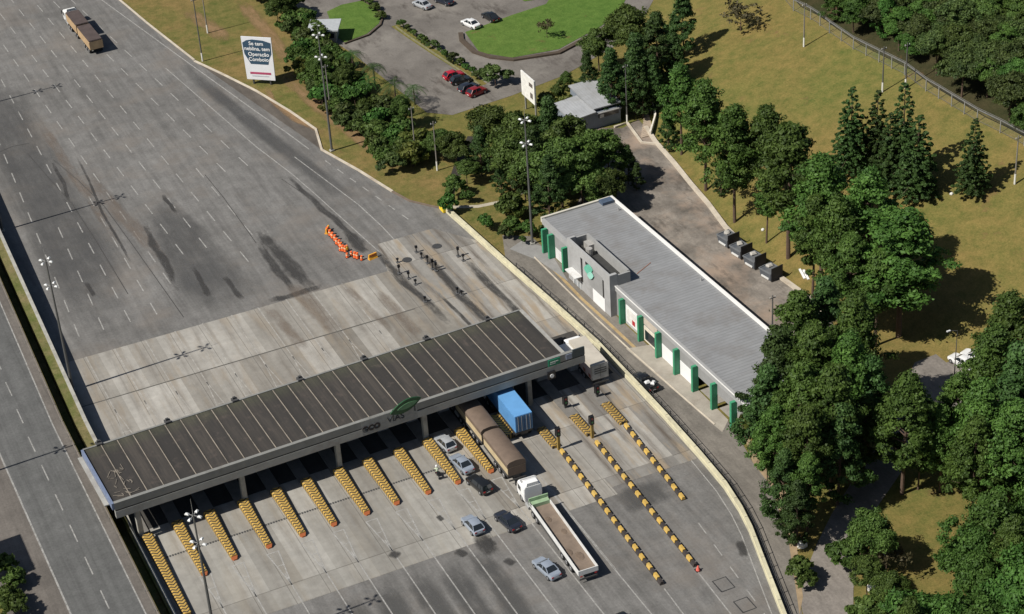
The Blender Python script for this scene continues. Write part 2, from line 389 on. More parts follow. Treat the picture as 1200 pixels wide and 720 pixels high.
def build(mb, name, mats, parent=None, smooth=False, bevel=0., **kw): return obj(name, mb.mesh(name, mats, smooth, bevel), parent, **kw)
def tag(o, label, cat, group=None):
    o['label'] = label; o['category'] = cat
    if group: o['group'] = group
    return o
def thing(name, label, cat, loc=(0,0,0), rz=0., group=None):
    o = bpy.data.objects.new(name, None); COL.objects.link(o); o.location = loc; o.rotation_euler = (0,0,rz); o.empty_display_size = .5
    return tag(o, label, cat, group)
def struct(mb, name, mats, kind='structure'):
    o = build(mb, name, mats); o['kind'] = kind; return o
KIDS = {}
def kids(o): return [c for c in o.children]
def dup(o, parent=None):
    c = o.copy(); COL.objects.link(c)
    if parent: c.parent = parent; c.matrix_parent_inverse = o.matrix_parent_inverse.copy()
    for ch in kids(o): dup(ch, c)
    return c
def place(proto, used, loc, rz, label, group=None, scale=None, name=None):
    o = proto if not used else dup(proto)
    o.location = loc; o.rotation_euler = (0,0,rz); o['label'] = label
    if group: o['group'] = group
    if scale: o.scale = (scale,)*3 if isinstance(scale,(int,float)) else scale
    return o
def pts(*pp): return [at(*p) for p in pp]
def uvdecal(me, n):
    uv = me.uv_layers.new(name='UVMap')
    for p in me.polygons:
        for li in p.loop_indices:
            vi = me.loops[li].vertex_index
            if vi < n: uv.data[li].uv = (0, vi/(n-1))
            else: uv.data[li].uv = (1, (vi-n)/(n-1))
def decal(name, P, w, z, mat):
    P = [Vector((p[0],p[1],0)) for p in P]
    mb = MB().strip(P, w, z); me = bpy.data.meshes.new(name); me.from_pydata(mb.v, [], mb.f); me.materials.append(mat)
    uvdecal(me, len(P)); o = obj(name, me); o['kind'] = 'structure'; return o
def text_mesh(s, size, mat, depth=.02, name='lettering', align='CENTER', bold=0.):
    c = bpy.data.curves.new('t', 'FONT'); c.body = s; c.size = size; c.extrude = depth; c.align_x = align; c.align_y = 'CENTER'; c.offset = bold
    o = bpy.data.objects.new('t', c); COL.objects.link(o); dg = bpy.context.evaluated_depsgraph_get()
    me = bpy.data.meshes.new_from_object(o.evaluated_get(dg)); bpy.data.objects.remove(o); bpy.data.curves.remove(c)
    me.name = name; me.materials.clear(); me.materials.append(mat); return me

# ---------------------------------------------------------------- GROUND
def bx(y): return -63.2 if y < 0 else -63.2 + min(y, 200)*.030      # left edge of main road
xs = [-3000,-1500,-800,-400,-250,-150,-100]+list(range(-70, 31, 10))+[33+2.0*i for i in range(0, 60)]+[160,180,220,300,400,700,1500,3000]
ys = [-3000,-1500,-800,-400,-250]+[-160+4*i for i in range(0, 76)]+[160,200,300,500,900,1800,3000]
V = [(x, y, hz(x, y)-.03) for y in ys for x in xs]; nx = len(xs)
Fc = [(j*nx+i, j*nx+i+1, (j+1)*nx+i+1, (j+1)*nx+i) for j in range(len(ys)-1) for i in range(nx-1)]
g = MB().add(V, Fc); go = struct(g, 'ground', GRASS)
go.data.polygons.foreach_set('use_smooth', [True]*len(go.data.polygons))

wall_px = [(520,245),(560,281),(600,317),(650,361),(700,406),(740,448),(780,491),(820,536),(850,572),(868,600),(880,624),(897,668),(915,714)]
WALL = [at(*p) for p in wall_px]; WALL += [WALL[-1]+(WALL[-1]-WALL[-2]).normalized()*k for k in (12, 40, 90)]
edge_px = [(140,0),(172,27),(205,53),(228,71)]
EDGE1 = [Vector((-45,230,0)), Vector((-26,162,0))]+[at(*p) for p in edge_px]
EDGE2 = [at(*p) for p in [(228,72),(262,88),(300,107),(340,131),(370,152),(377,176),(420,200),(460,225)]]
EDGE3 = [at(*p) for p in [(460,225),(480,236),(505,242),(520,245)]]
# main carriageway
lft = [Vector((bx(y)-(1.5 if y < -10 else 0), y, 0)) for y in (-180,-24,0,60,120,230)]
poly = lft + EDGE1 + EDGE2[1:] + EDGE3[1:] + WALL[1:] + [Vector((-40,-180,0))]
struct(MB().sheet(poly, 0.), 'main_road', ASPH)
# concrete plaza
struct(MB().sheet([(-63.1,-47.2),(-63.1,19),(-12,18.7),(-7.2,-4),(-7.2,-47.0)], .006), 'plaza_entry_slab', CONC_UP)
struct(MB().sheet([(-64.6,-47.2),(-64.6,-14),(-21,-14),(-21,-46.9)], .011), 'plaza_exit_slab', CONC_DN)
rw = [Vector((p.x-.35, p.y, 0)) for p in WALL if -46 < p.y < 31]
struct(MB().sheet([(-7.2,-45.4),(-7.2,-4),(-12,18.6),(-10.3,27),(-1,27)]+[(p.x,p.y) for p in rw if p.y < 27]+[(5.3,-45.4)], .016), 'wide_lane_slab', CONC_R)
# left platform (raised carriageway) and stepped median
def zl(y): return 3.3+max(0, min(y,150))*.012
def zs(y): return (2.15 if y > -5 else (1.1 if y < -26 else 1.1+1.05*(y+26)/21.))+max(0, min(y,150))*.014
YS = [-400,-180,-100,-50,-26,-18,-8,0,30,60,90,120,160,230,500]
def curve(x, yy=YS): return [(x + (bx(y)+63.2)*.9, y) for y in yy]
def narrow(pts_, on_):
    return [(x-(1.35 if y < -25 else (0 if y > -8 else 1.35*(-8-y)/17.))*on_, y) for x, y in pts_]
def slab(name, xa, xb, zf, mat, base=-.2, extra=0., na=0, nb=0):
    m = MB(); A = narrow(curve(xa), na); B = narrow(curve(xb), nb); r = []
    for (x0,y),(x1,_) in zip(A, B): r.append([(x0,y,base),(x1,y,base),(x1,y,zf(y)+extra),(x0,y,zf(y)+extra)])
    return struct(m.loft(r), name, mat)
slab('roadside_land', -420, -66.4, zl, GRASS)
slab('median_ditch', -66.4, -64.9, lambda y: .25, STRIPG)
slab('grass_median', -64.9, -63.75, zs, STRIPG, nb=.62)
slab('median_edging', -63.75, -63.25, zs, CONCW, extra=.12, na=.62, nb=.75)
def road_l(name, xa, xb, dz, mat):
    A = curve(xa); B = curve(xb); n = len(A)
    return struct(MB().add([(x,y,zl(y)+dz) for x,y in A]+[(x,y,zl(y)+dz) for x,y in B], [(i,n+i,n+i+1,i+1) for i in range(n-1)]), name, mat)
road_l('left_carriageway', -82.5, -66.45, .012, SHOULD)
road_l('left_carriageway_lanes', -75.9, -67.9, .018, ASPH_L)
m = MB()
def lline(x, w):
    n = len(YS); A = curve(x-w/2); B = curve(x+w/2)
    m.add([(a,y,zl(y)+.024) for a,y in A]+[(a,y,zl(y)+.024) for a,y in B], [(i,n+i,n+i+1,i+1) for i in range(n-1)])
lline(-75.8, .22); lline(-67.9, .18)
for k in range(-12, 24):
    y0 = 11-7.15*k+2
    xo = -71.5 + (bx(y0)+63.2)*.9
    m.add([(xo-.08,y0-3.8,zl(y0)+.024),(xo+.08,y0-3.8,zl(y0)+.024),(xo+.08,y0,zl(y0)+.024),(xo-.08,y0,zl(y0)+.024)], [(0,1,2,3)])
struct(m, 'left_carriageway_markings', PAINT)
# second left line of dashes further left handled by shoulder line

# lane markings of the main road
LN = [((-58.2,24),(-54.4,88)), ((-50.3,28),(-47.9,118)), ((-42.0,34),(-44.0,133)), ((-37.7,42),(-41.0,144)), ((-33.9,42),(-37.5,151)), ((-29.6,35),(-33.7,147)), ((-23.5,64),(-28.1,119)), ((-19.7,65),(-24.4,116)), ((-54.5,24),(-52.6,58.8)), ((-46.3,27),(-45.6,66)), ((-26.4,43),(-27.4,70))]
m = MB()
for i, ((xa,ya),(xb,yb)) in enumerate(LN):
    hi = 230 if i < 8 else yb+1
    k = 0
    while True:
        y1 = 28.5+7.45*k; k += 1
        if y1 > hi: break
        if y1 < ya-2: continue
        f = lambda y: xa+(xb-xa)*(y-ya)/(yb-ya)
        m.add([(f(y1-3.7)-.09,y1-3.7,.012),(f(y1-3.7)+.09,y1-3.7,.012),(f(y1)+.09,y1,.012),(f(y1)-.09,y1,.012)], [(0,1,2,3)])
struct(m, 'lane_dashes', PAINT)
m = MB()
m.strip([(-44,220),(-33,170)]+pts((119,0),(207,64),(300,131),(335,155),(362,175)), .2, .012)
m.strip(pts((194,80),(300,172),(342,204),(372,230),(435,287),(470,318)), .17, .012)
m.strip(pts((345,184),(420,240),(447,265),(480,300)), .17, .012)
for k in range(7):
    a = Vector((-7.6,57.,0))+(Vector((-3.5,33.5,0))-Vector((-7.6,57.,0)))*k/6.; d = Vector((4.1,-23.5,0)).normalized()
    m.strip([a, a+d*1.9], .2, .012)
struct(m, 'edge_lines', PAINT)
# plaza lane lines
IX = [-63.2,-58.7,-54.45,-49.9,-45.4,-41.2,-36.7,-32.6,-28.2,-24.0,-19.3,-14.4]
m = MB()
for i, x in enumerate(IX):
    if i > 0: m.strip([(x-1.1,-47),(x-.4-1.1*0,-41.5)][:0] or [(x,-140),(x,-41.)], .17, .022)
    # white outlined nose triangle ahead of each island
    if i > 0 and i < 11:
        for s in (-1, 1): m.strip([(x+s*.75,-36.4),(x,-43.5)], .17, .022)
        m.strip([(x-.75,-36.5),(x+.75,-36.5)], .18, .023); m.strip([(x-.45,-39.3),(x+.45,-39.3)], .16, .023)
for x, y0, y1 in ((-10.9,-66,-150),(-5.9,-65,-150)): m.strip([(x,y0),(x-1.5-(y0-y1)*.03,y1)], .17, .022)
m.strip([(-14.3,-60),(-14.2,-36)], .17, .022)
struct(m, 'exit_lane_lines', PAINT)
m = MB()
for i, x in enumerate(IX[1:11]):
    m.strip([(x,19),(x,3)], .17, .012)
    for s in (-1, 1): m.strip([(x,4),(x+s*.75,-5.)], .15, .012)
    m.strip([(x-.8,-5),(x+.8,-5)], .2, .013); m.strip([(x-.5,-2),(x+.5,-2)], .15, .013)
struct(m, 'entry_lane_lines', PAINTF)
m = MB()
for k in range(9):
    y = -52.5-4.6*k; x = -.8-k*.42 if k < 20 else 0
    if k > 0: m.strip([(x,y),(x-.2,y-2.3)], .16, .012)
m.strip([Vector((p.x-1.3,p.y,0)) for p in WALL[5:]], .14, .012)
struct(m, 'exit_ramp_dashes', PAINT)
# grooves, drains
m = MB()
for k in range(120): 
    x = -62.9+k*.35
    if x < -20.8: m.box(x, x+.22, -30.95, -30.6, .012, .02)
struct(m, 'slotted_drain', DSTEEL)
struct(MB().strip([(-62.9,6.9),(-12.5,6.8)], .22, .012), 'slab_joint', simple('joint_tar', (.09,.085,.075), .9))
struct(MB().sheet([(-62.3,-24.2),(-62.3,-10.8),(4.9,-10.2),(4.9,-22.5),(-10,-22.8)], .022), 'canopy_shade_sheet', ground_mat('painted_canopy_shade', (.045,.043,.04), (.08,.075,.068)))  # dark sheet painting the canopy's shade onto the lanes
struct(MB().strip([(3.6,32.8),(6.5,37),(11,44),(17,52)], 1.6, .008), 'ditch', simple('ditch_mud', (.03,.026,.02), .95, .3, 1.))
# service road, lots
serv = [Vector((p.x+.35,p.y,0)) for p in WALL[2:]] + [Vector((-24,-170,0)),Vector((-14,-130,0)),Vector((-4.5,-92,0))] + pts((940,720),(925,640),(905,570),(882,542),(866,512))
serv += [Vector((12.9,-40,0)),Vector((11.4,13,0)),Vector((11.2,17,0)),Vector((7.5,19.5,0)),Vector((4.6,12,0))]
struct(MB().sheet(serv, .0), 'service_road', SERV)
lot = [Vector((23.3,13,0)),Vector((20,20,0))]+pts((690,205),(672,165),(700,150),(730,150),(748,140),(757,150),(768,167),(810,217),(850,267),(895,312),(948,350),(990,395))+[Vector((36,-42,0)),Vector((25,-46,0))]
struct(MB().sheet(lot, .0), 'back_lot', LOT)
cp = pts((330,-60),(335,-5),(352,12),(385,45),(412,62),(460,100),(500,132),(530,135),(600,112),(662,88),(742,42),(800,-60))
struct(MB().sheet(cp, .0), 'car_park', LOT2)
for P in ([(383,14),(400,6),(424,1),(448,16),(444,28),(430,40),(404,50),(392,42),(388,28)], [(549,44),(545,38),(562,32),(600,18),(640,5),(650,-10),(690,-10),(735,-4),(728,10),(706,30),(655,58),(600,68),(562,62)], [(600,-6),(620,-20),(690,-20),(640,-2),(615,2)]):
    struct(MB().sheet(pts(*P), .05), 'lawn', LAWN)
m = MB().strip(pts((540,40),(541,48),(556,62),(575,68),(602,71),(655,63),(706,36),(732,14)), .9, 0., .35); struct(m, 'lawn_kerb', simple('earthy_shade_kerb', (.075,.055,.038), .9, .2, 1.))  # dark brown colour paints in the shadow along the lawn's edge drop
struct(MB().strip(pts((404,52),(432,42),(446,30),(450,17),(424,0)), .3, 0., .3), 'lawn_edging', simple('earthy_shade_kerb', (.2,.17,.13)))
struct(MB().strip(pts((463,30),(480,42),(510,62),(545,84),(566,100)), 1.6, .02), 'planted_strip', GRASS)
struct(MB().strip(pts((464,32),(480,44),(510,64),(545,87),(562,100)), .25, 0., .22).strip(pts((468,27),(510,55),(548,78),(572,97)), .25, 0., .2), 'planted_strip_kerb', simple('mossy_kerb', (.19,.18,.095), .9, .25, 1.))
br = pts((948,740),(940,716),(936,690),(945,668),(958,636),(975,602),(1000,562),(1040,505),(1058,455),(1072,425),(1110,410),(1150,400),(1200,420),(1180,470),(1110,480),(1092,510),(1062,545),(1024,600),(1008,650),(1000,690),(1000,740))
br = [Vector((-12,-140,0)),Vector((-3,-100,0))]+br+[Vector((2,-100,0)),Vector((-4,-140,0))]
struct(MB().sheet(br, .004), 'access_road', BROAD)
struct(MB().sheet(pts((870,505),(905,545),(918,570),(930,600),(935,650),(941,700),(937,720),(925,640),(905,572),(882,542)), .012), 'verge_path', simple('worn_verge', (.30,.22,.13), .95, .2, 1.))
vp = EDGE1+EDGE2[1:]+EDGE3[1:]+pts((560,281),(600,317),(625,300),(640,270),(600,235),(560,215),(520,190),(470,165),(420,115),(370,60),(320,0),(290,-60))
struct(MB().sheet(vp, -.012), 'grass_verge', VERGE)
# kerbs
m = MB(); m.strip(EDGE1, .35, 0., .15); struct(m, 'roadside_kerb', KERB)
struct(MB().strip(EDGE2, .4, 0., .18), 'bay_kerb', KERB)
struct(MB().strip(EDGE3, .35, 0., .15), 'dark_kerb', simple('dark_kerb_stone', (.16,.12,.09), .9, .2, 1.))
bay = EDGE2[:5]+[at(377,176),at(362,165),at(300,122),at(240,80)]
struct(MB().sheet(bay, .004), 'gravel_bay', ground_mat('bay_gravel', (.115,.10,.085), (.15,.13,.11), fine=6.))
kl = pts((757,150),(768,167),(790,192),(810,217),(830,240),(850,267),(895,312),(920,330),(948,350),(975,378))
struct(MB().strip(kl, .7, 0., .35), 'lot_kerb', KERB)
kk = MB().strip([on(*p) for p in ((720,150),(735,145),(752,168),(770,170))], .4, hz, .3); struct(kk, 'hut_kerb', KERB)
struct(MB().strip(pts((525,243),(560,242),(590,236),(615,224),(640,216)), .9, .0), 'footpath', simple('footpath_concrete', (.40,.36,.28), .9, .12, 1.))
struct(MB().strip([(8.9,11),(9.0,0),(9.2,-10),(9.6,-20),(10.2,-30),(10.9,-40)], .18, .0, .12), 'service_kerb', KERB)
struct(MB().strip([(9.9,12),(9.8,-3),(10.2,-12),(10.6,-24)], .5, .006), 'yellowish_gutter', simple('gutter_ochre', (.36,.26,.13), .9, .25, .8))
struct(MB().sheet([(9.2,-18),(13,-19),(13,-40),(10.9,-42)], .008), 'garage_apron', simple('apron_concrete', (.33,.30,.25), .9, .15, .6, dirt=(.25,.21,.17)))
struct(MB().sheet(pts((597,292),(612,282),(642,291),(666,330),(632,306)), .008), 'mast_apron', simple('apron_grey', (.24,.235,.225), .9, .15, .6))
# steps on the hill
m = MB()
A, B = on(757,160), on(762,128)
for k in range(16):
    p = A+(B-A)*k/15.; m.box(p.x-.9, p.x+.9, p.y-.25, p.y+.25, hz(p.x,p.y)-.1, hz(p.x,p.y)+.12)
tag(build(m, 'outdoor_steps', simple('step_concrete', (.36,.29,.22), .9, .2, 1.)), 'narrow concrete steps climbing the grass beside the pale kerb wall', 'steps')
m = MB().strip([on(*p) for p in ((762,160),(768,140),(766,122),(760,108),(752,92))], .3, hz, .9)
tag(build(m, 'retaining_wall', simple('pale_wall', (.62,.58,.5), .8, .1, 1.)), 'thin pale wall winding up beside the hillside steps', 'wall')
# stains
for n, P, w, mt in [('s',[(168,255),(175,275),(185,295),(200,320),(215,350)],[.6,1.3,1.6,1.8,.9],0),('s',[(190,226),(200,240),(209,252)],.8,0),('s',[(222,310),(236,332),(250,352)],1.1,0),('s',[(260,322),(272,336),(286,354)],1.3,0),
    ('s',[(296,262),(322,292),(345,318),(372,344)],[.5,2.2,3.,2.4],0),('s',[(300,280),(325,318),(345,345)],1.6,0),('s',[(310,354),(340,347),(385,333)],1.6,0),
    ('s',[(330,198),(352,222),(378,247),(402,267),(425,297)],[.5,1.,1.1,1.3,2.4],0),('s',[(408,270),(420,286),(432,298)],2.6,0),
    ('s',[(432,290),(455,310),(490,345),(540,392)],[.6,1.2,1.5,1.6],0),('s',[(480,285),(520,325),(560,365),(602,405)],[.8,1.6,1.7,1.6],0),('s',[(535,295),(575,335),(610,372),(645,410)],[.8,1.5,1.5,1.6],0),
    ('s',[(560,625),(570,640),(582,652)],3.2,0),('s',[(532,645),(548,652)],1.6,0),('s',[(455,648),(470,652)],1.8,0),('s',[(512,604),(520,611)],1.1,0),('s',[(568,632),(580,642)],2,0),
    ('s',[(866,632),(873,655)],1.6,0),('s',[(590,655),(604,662)],1.6,0),
    ('s',[(60,185),(75,215),(82,240)],1.,0),('s',[(85,175),(120,250),(160,320)],.6,0),('s',[(100,330),(112,350)],1.,0),('s',[(505,335),(545,375),(590,420)],.8,0),
    ('r',[(95,195),(125,235),(160,270),(215,330)],4.5,1),('r',[(330,325),(370,362),(405,400)],4.5,1),('r',[(300,345),(340,390),(360,415)],3,1),('r',[(430,330),(470,372),(500,400)],3.2,1),('r',[(390,322),(430,360),(470,400)],2.,1),('r',[(30,120),(90,210),(150,300)],3,1),('r',[(620,580),(700,690)],2,1)]:
    PP = pts(*P)
    if mt == 0 and len(PP) > 2 and (PP[-1]-PP[0]).length > 6:
        Q2 = []
        for i_ in range(len(PP)-1): Q2 += [PP[i_], PP[i_].lerp(PP[i_+1], .5)+Vector((random.uniform(-.35,.35),0,0))]
        Q2.append(PP[-1]); ww = [(w[min((i_+1)//2, len(w)-1)] if isinstance(w, list) else w)*random.uniform(.9,1.5) for i_ in range(len(Q2))]
        decal('road_stain', Q2, ww, .026+random.random()*.006, STAIN)
    else: decal('road_stain' if mt == 0 else 'rusty_stain', PP, w, .026+random.random()*.006, (STAIN, STAINB)[mt])
decal('dark_worn_lanes', [(-50.5,130),(-51.5,90),(-52.5,50),(-53.5,19.2)], [13,14,15,15], .0035, WORN)
decal('dark_worn_lanes', [(-36,60),(-37,42),(-37,19)], [5,12,16], .0045, WORN)
decal('dark_worn_lanes', [(-18,110),(-13,70),(-8,35)], [3,4,5], .0045, WORN)
for x0, x1, y0, y1 in ((-56,-51.6,-47.1,-72),(-51.3,-47.3,-47.1,-78),(-47,-42.8,-47.1,-80),(-42.6,-38.4,-47.1,-75),(-38,-34.3,-47.1,-72),(-34,-30,-46.9,-74),(-29.6,-26,-46.9,-66),(-8,-1,-45.8,-52)):
    decal('dark_lane_patch', [((x0+x1)/2, y0-.1), ((x0+x1)/2,(y0+y1)/2), ((x0+x1)/2,y1)], abs(x1-x0)*1.15, .004, PATCHM)
for P, w in (([(322,72),(345,100),(380,130),(415,158),(455,188),(498,206)],4.2),([(310,95),(318,118),(345,140),(400,165)],2.),([(275,-5),(300,22),(322,50),(340,85)],4.5),([(215,10),(245,30),(270,52)],5),([(795,45),(835,38),(870,30)],2.),([(1025,205),(1050,230)],3)):
    decal('bare_earth', [on(*p) for p in P] if P[0][0] < 790 else [on(*p) for p in P], w, .01, TRACK) if P[0][0] < 790 else None

TAR = simple('tar_line', (.055,.053,.05), .8)
for P in ([(32,180),(58,210),(85,240),(112,282),(150,345)],[(62,187),(92,212),(122,242),(155,287),(215,372)],[(0,178),(14,172),(34,168)],[(330,210),(362,232),(398,262),(425,290)],[(240,205),(262,232),(300,285)]):
    struct(MB().strip(pts(*P), .11, .032), 'tar_joint', TAR)
# ---------------------------------------------------------------- SUN, SKY, CAMERA
SAZ, SEL = R(3.2), R(47)
ld = Vector((math.cos(SAZ)*math.cos(SEL), math.sin(SAZ)*math.cos(SEL), -math.sin(SEL)))
L = bpy.data.lights.new('sun', 'SUN'); L.energy = 4.6; L.angle = R(.53); L.color = (1., .955, .88)
lo = obj('sun', L, loc=(0,0,200)); lo.rotation_euler = ld.to_track_quat('-Z','Y').to_euler()
W = bpy.data.worlds.new('World'); SC.world = W; W.use_nodes = True; nt = W.node_tree
sky = nt.nodes.new('ShaderNodeTexSky'); sky.sky_type = 'NISHITA'; sky.sun_disc = False; sky.sun_elevation = SEL; sky.sun_rotation = math.atan2(-ld.x, -ld.y)
nt.links.new(sky.outputs[0], nt.nodes['Background'].inputs[0]); nt.nodes['Background'].inputs[1].default_value = .05
cd = bpy.data.cameras.new('camera'); co = obj('camera', cd); cd.sensor_width = 36; cd.lens = F/1200*36; cd.clip_start = 1; cd.clip_end = 8000
Mx = Matrix((( CR.x,-CD.x,-CF.x,CAM.x),(CR.y,-CD.y,-CF.y,CAM.y),(CR.z,-CD.z,-CF.z,CAM.z),(0,0,0,1))); co.matrix_world = Mx
SC.camera = co
SC.view_settings.view_transform = 'Standard'; SC.view_settings.look = 'None'; SC.view_settings.exposure = .2; SC.view_settings.gamma = 1
SC.cycles.max_bounces = 4; SC.cycles.diffuse_bounces = 1; SC.cycles.transparent_max_bounces = 8

# ================================================================ CANOPY
t = thing('toll_canopy', 'long flat toll plaza canopy with a dark ribbed roof on pale columns', 'toll canopy', (-66,-26.3,0), R(1.6))
CL = 62.6; CDp = 13.1; ZT = 7.
m = MB().box(0, CL, .5, CDp, ZT-.75, ZT-.15); build(m, 'roof_deck', CANROOF, t)
ribs = MB()
for k in range(1, 29): ribs.box(k*2.15-.05, k*2.15+.05, .5, CDp-.1, ZT-.15, ZT-.07)
build(ribs, 'roof_ribs', simple('pale_rib_metal', (.27,.235,.19), .8, .3, .8, dirt=(.1,.09,.075)), t)
m = MB(); random.seed(3)
for k in range(26):
    x, y = random.uniform(.6, 3.4), random.uniform(.8, 6.5); a = random.uniform(0, PI); l = random.uniform(.4, 1.3)
    build(MB().bar((x,y,ZT-.06),(x+l*math.cos(a),y+l*math.sin(a),ZT-.04),.05,.04), 'roof_cable', simple('pale_rib_metal', (.3,.3,.3)), t)
# fascia: upper and lower bands, a dark recess between
build(MB().box(-.2, 65.8, 0., .5, ZT-1.05, ZT), 'fascia', FASC, t)
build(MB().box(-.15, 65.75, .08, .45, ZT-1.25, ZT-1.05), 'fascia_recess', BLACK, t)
build(MB().box(-.2, 65.8, -.02, .5, ZT-2.3, ZT-1.25), 'lower_beam', FASCL, t)
build(MB().box(-.2, CL+.1, CDp, CDp+.3, ZT-.9, ZT-.05), 'rear_fascia', FASC, t)
build(MB().box(CL, CL+.45, .5, CDp, ZT-.9, ZT+.02), 'end_trim', FASCL, t)
build(MB().box(-.5, -.2, .0, CDp, ZT-.9, ZT+.05), 'end_trim', simple('bluish_trim', (.16,.2,.3), .6), t)
m = MB().box(-1.1,-.5,1.5,CDp,ZT-1.1,ZT-.95); build(m, 'side_gutter', FASCL, t)
for k in range(7):
    x = 1.6+k*9.3; build(MB().box(x, x+.8, CDp-.1, CDp+.75, ZT-.7, ZT+.12).box(x+.2, x+.6, CDp+.3, CDp+.6, ZT+.12, ZT+.4), 'vent_box', DSTEEL, t)
for x in (2.6, 16.5, 29.7, 42.1, 57.6):
    build(MB().box(x-.33, x+.33, .62, 1.3, 0, ZT-.76), 'column', CONCW, t, bevel=.05)
    build(MB().box(x-.38, x+.38, 10.2, 11., 0, ZT-.75), 'column', CONCW, t, bevel=.05)
build(MB().box(33.0,40.9,-.05,-.021,ZT-2.15,ZT-.02), 'letter_panel', simple('letter_panel_grey', (.27,.27,.255), .7), t)
# lettering and leaf emblem
xo = 34.3
e = obj('lettering', text_mesh('eco', 1.75, simple('dark_letter', (.022,.018,.02)), .05, bold=.05), t, (xo, -.1, ZT-1.15), (R(90),0,0))
e = obj('lettering', text_mesh('VIAS', 1.25, simple('grey_letter', (.04,.045,.05)), .05), t, (xo+3.5, -.1, ZT-1.1), (R(90),0,0))
def leaf(w, h, n=14):
    up = [(-w/2+w*i/n, h*.5*math.sin(PI*i/n)**.8+ h*.28*(i/n-.5)*2) for i in range(n+1)]
    dn = [(w/2-w*i/n, -h*.5*math.sin(PI*i/n)**.8+ h*.28*(.5-i/n)*2) for i in range(1, n)]
    return up+dn
def upright(poly, y0, y1):
    n = len(poly); tri = tessellate_polygon([[Vector((p[0],p[1],0)) for p in poly]])
    return MB().add([(p[0],y0,p[1]) for p in poly]+[(p[0],y1,p[1]) for p in poly], [(i,(i+1)%n,n+(i+1)%n,n+i) for i in range(n)]+[tuple(a) for a in tri]+[tuple(n+i for i in a) for a in tri])
lf = build(upright(leaf(4.5, 1.8), -.1, .1), 'leaf_emblem', simple('dark_leaf_green', (.015,.07,.025), .5), t, loc=(xo+5.0, -.18, ZT+.35))
build(upright(leaf(2.9, .8), -.16, -.1), 'leaf_highlight', simple('pale_leaf_green', (.09,.2,.1), .5), lf, loc=(.2,0,.02))
for q_ in (-1.9, 1.2): build(MB().box(q_,q_+.1,0,.1,-1.3,0), 'emblem_post', DSTEEL, lf)
# gantry signs
s1 = build(MB().box(60.2,62.,-.14,-.04,ZT-1.1,ZT-.1), 'green_sign', simple('sign_green', (.02,.22,.12), .5), t)
build(MB().box(60.5,61.7,-.17,-.142,ZT-.55,ZT-.45).box(60.5,61.3,-.17,-.142,ZT-.8,ZT-.7), 'sign_marks', WHITED, s1)
build(MB().box(63.9,65.7,-.16,-.05,ZT-.95,ZT+.35), 'lane_display', simple('display_dark', (.05,.07,.08), .5), t)
build(MB().box(62.9,63.8,-.14,-.04,ZT-.9,ZT-.1), 'blue_panel', simple('panel_grey_blue', (.22,.25,.32), .5), t)
m = MB().box(60.0,61.1,-.35,-.03,ZT-3.0,ZT-1.9); lp = build(m, 'signal_box', BLACK, t)
build(MB().tube((60.55,-.42,ZT-2.5),(60.55,-.35,ZT-2.5),.3,n=14), 'signal_disc', WHITE, lp)

# islands, booths, chevron noses
def booth(x, y, lab, used=[]):
    if not used:
        b = thing('toll_booth', lab, 'toll booth', (x,y,.25), 0, 'booths under the canopy')
        build(MB().box(-.75,.75,-1.4,1.4,0,2.5), 'cabin', LGREY, b, bevel=.03)
        build(MB().box(-.9,.9,-1.6,1.6,2.5,2.68), 'roof', WHITED, b)
        for s in (-1,1): build(MB().box(min(s*.76,s*.78),max(s*.76,s*.78),-.9,1.,1.05,2.), 'window', GLASS, b)
        build(MB().box(-.55,.55,-1.43,-1.405,1.05,2.1), 'window', GLASS, b)
        build(MB().box(-.4,.4,1.405,1.43,.05,2.1), 'door', GREEN, b)
        build(MB().box(-.3,.3,-1.3,-.7,2.68,2.95), 'air_unit', STEEL, b); used.append(b); return b
    b = dup(used[0]); b.location = (x,y,.25); b['label'] = lab; return b
ORD = ['first','second','third','fourth','fifth','sixth','seventh','eighth','ninth','tenth','eleventh','twelfth']
def nose(x, y0, y1, w0, w1, h0, h1, mat, tip, lab, grp='chevron painted island noses'):
    o = thing('island_nose', lab, 'island nose', (x, (y0+y1)/2, 0), 0, grp); yc = (y0+y1)/2; a, b = y0-yc, y1-yc
    rings = []
    for k in range(9):
        f = k/8; y = a+(b-a)*f; w = (w0+(w1-w0)*f)/2; h = h0+(h1-h0)*f
        rings.append([(-w,y,0),(-w,y,h*.75),(-w*.72,y,h),(w*.72,y,h),(w,y,h*.75),(w,y,0)])
    build(MB().loft(rings), 'body', mat, o)
    if tip:
        r = []
        for f in (0., .5, 1.): r.append([(-w1/2*(.95-f*.45),b-.35*f-.001,0),(-w1/2*(.95-f*.45),b-.35*f,h1*(.7-f*.4)),(w1/2*(.95-f*.45),b-.35*f,h1*(.7-f*.4)),(w1/2*(.95-f*.45),b-.35*f-.001,0)])
        build(MB().loft(r), 'tip', simple('orange_red_tip', (.36,.10,.03), .6, .2, 2.), o)
    return o
for i, x in enumerate(IX[:11]):
    y1 = -35.4+i*.06 if i != 0 else -43.0
    y0 = -25.3+i*.06
    if i == 0: y0 = -26.
    if i == 1: y1 = -36.4
    nm = f'yellow and black chevron nose of the {ORD[i]} toll island from the left'
    if i == 0: nm = 'longest yellow chevron nose, at the far left beside the median'
    nose(x+(.35 if i == 0 else 0), y0, y1, 1.5, .85 if i else 1.0, .8, .65, CHEV, i > 0, nm)
    o = build(MB().prism([(x-.85,y0+.02),(x+.85,y0+.02),(x+.85,-10),(x+.5,-8),(x-.5,-8),(x-.85,-10)],0,.25), 'toll_island', simple('shade_dark_concrete', (.17,.16,.145), .9, .2, .8))  # kerb concrete darkened to deepen the shade under the canopy
    tag(o, f'low concrete kerb of the {ORD[i]} toll island from the left under the canopy', 'traffic island', 'toll island kerbs')
    booth(x, -18.2, f'grey toll booth in the shade on the {ORD[i]} island from the left')
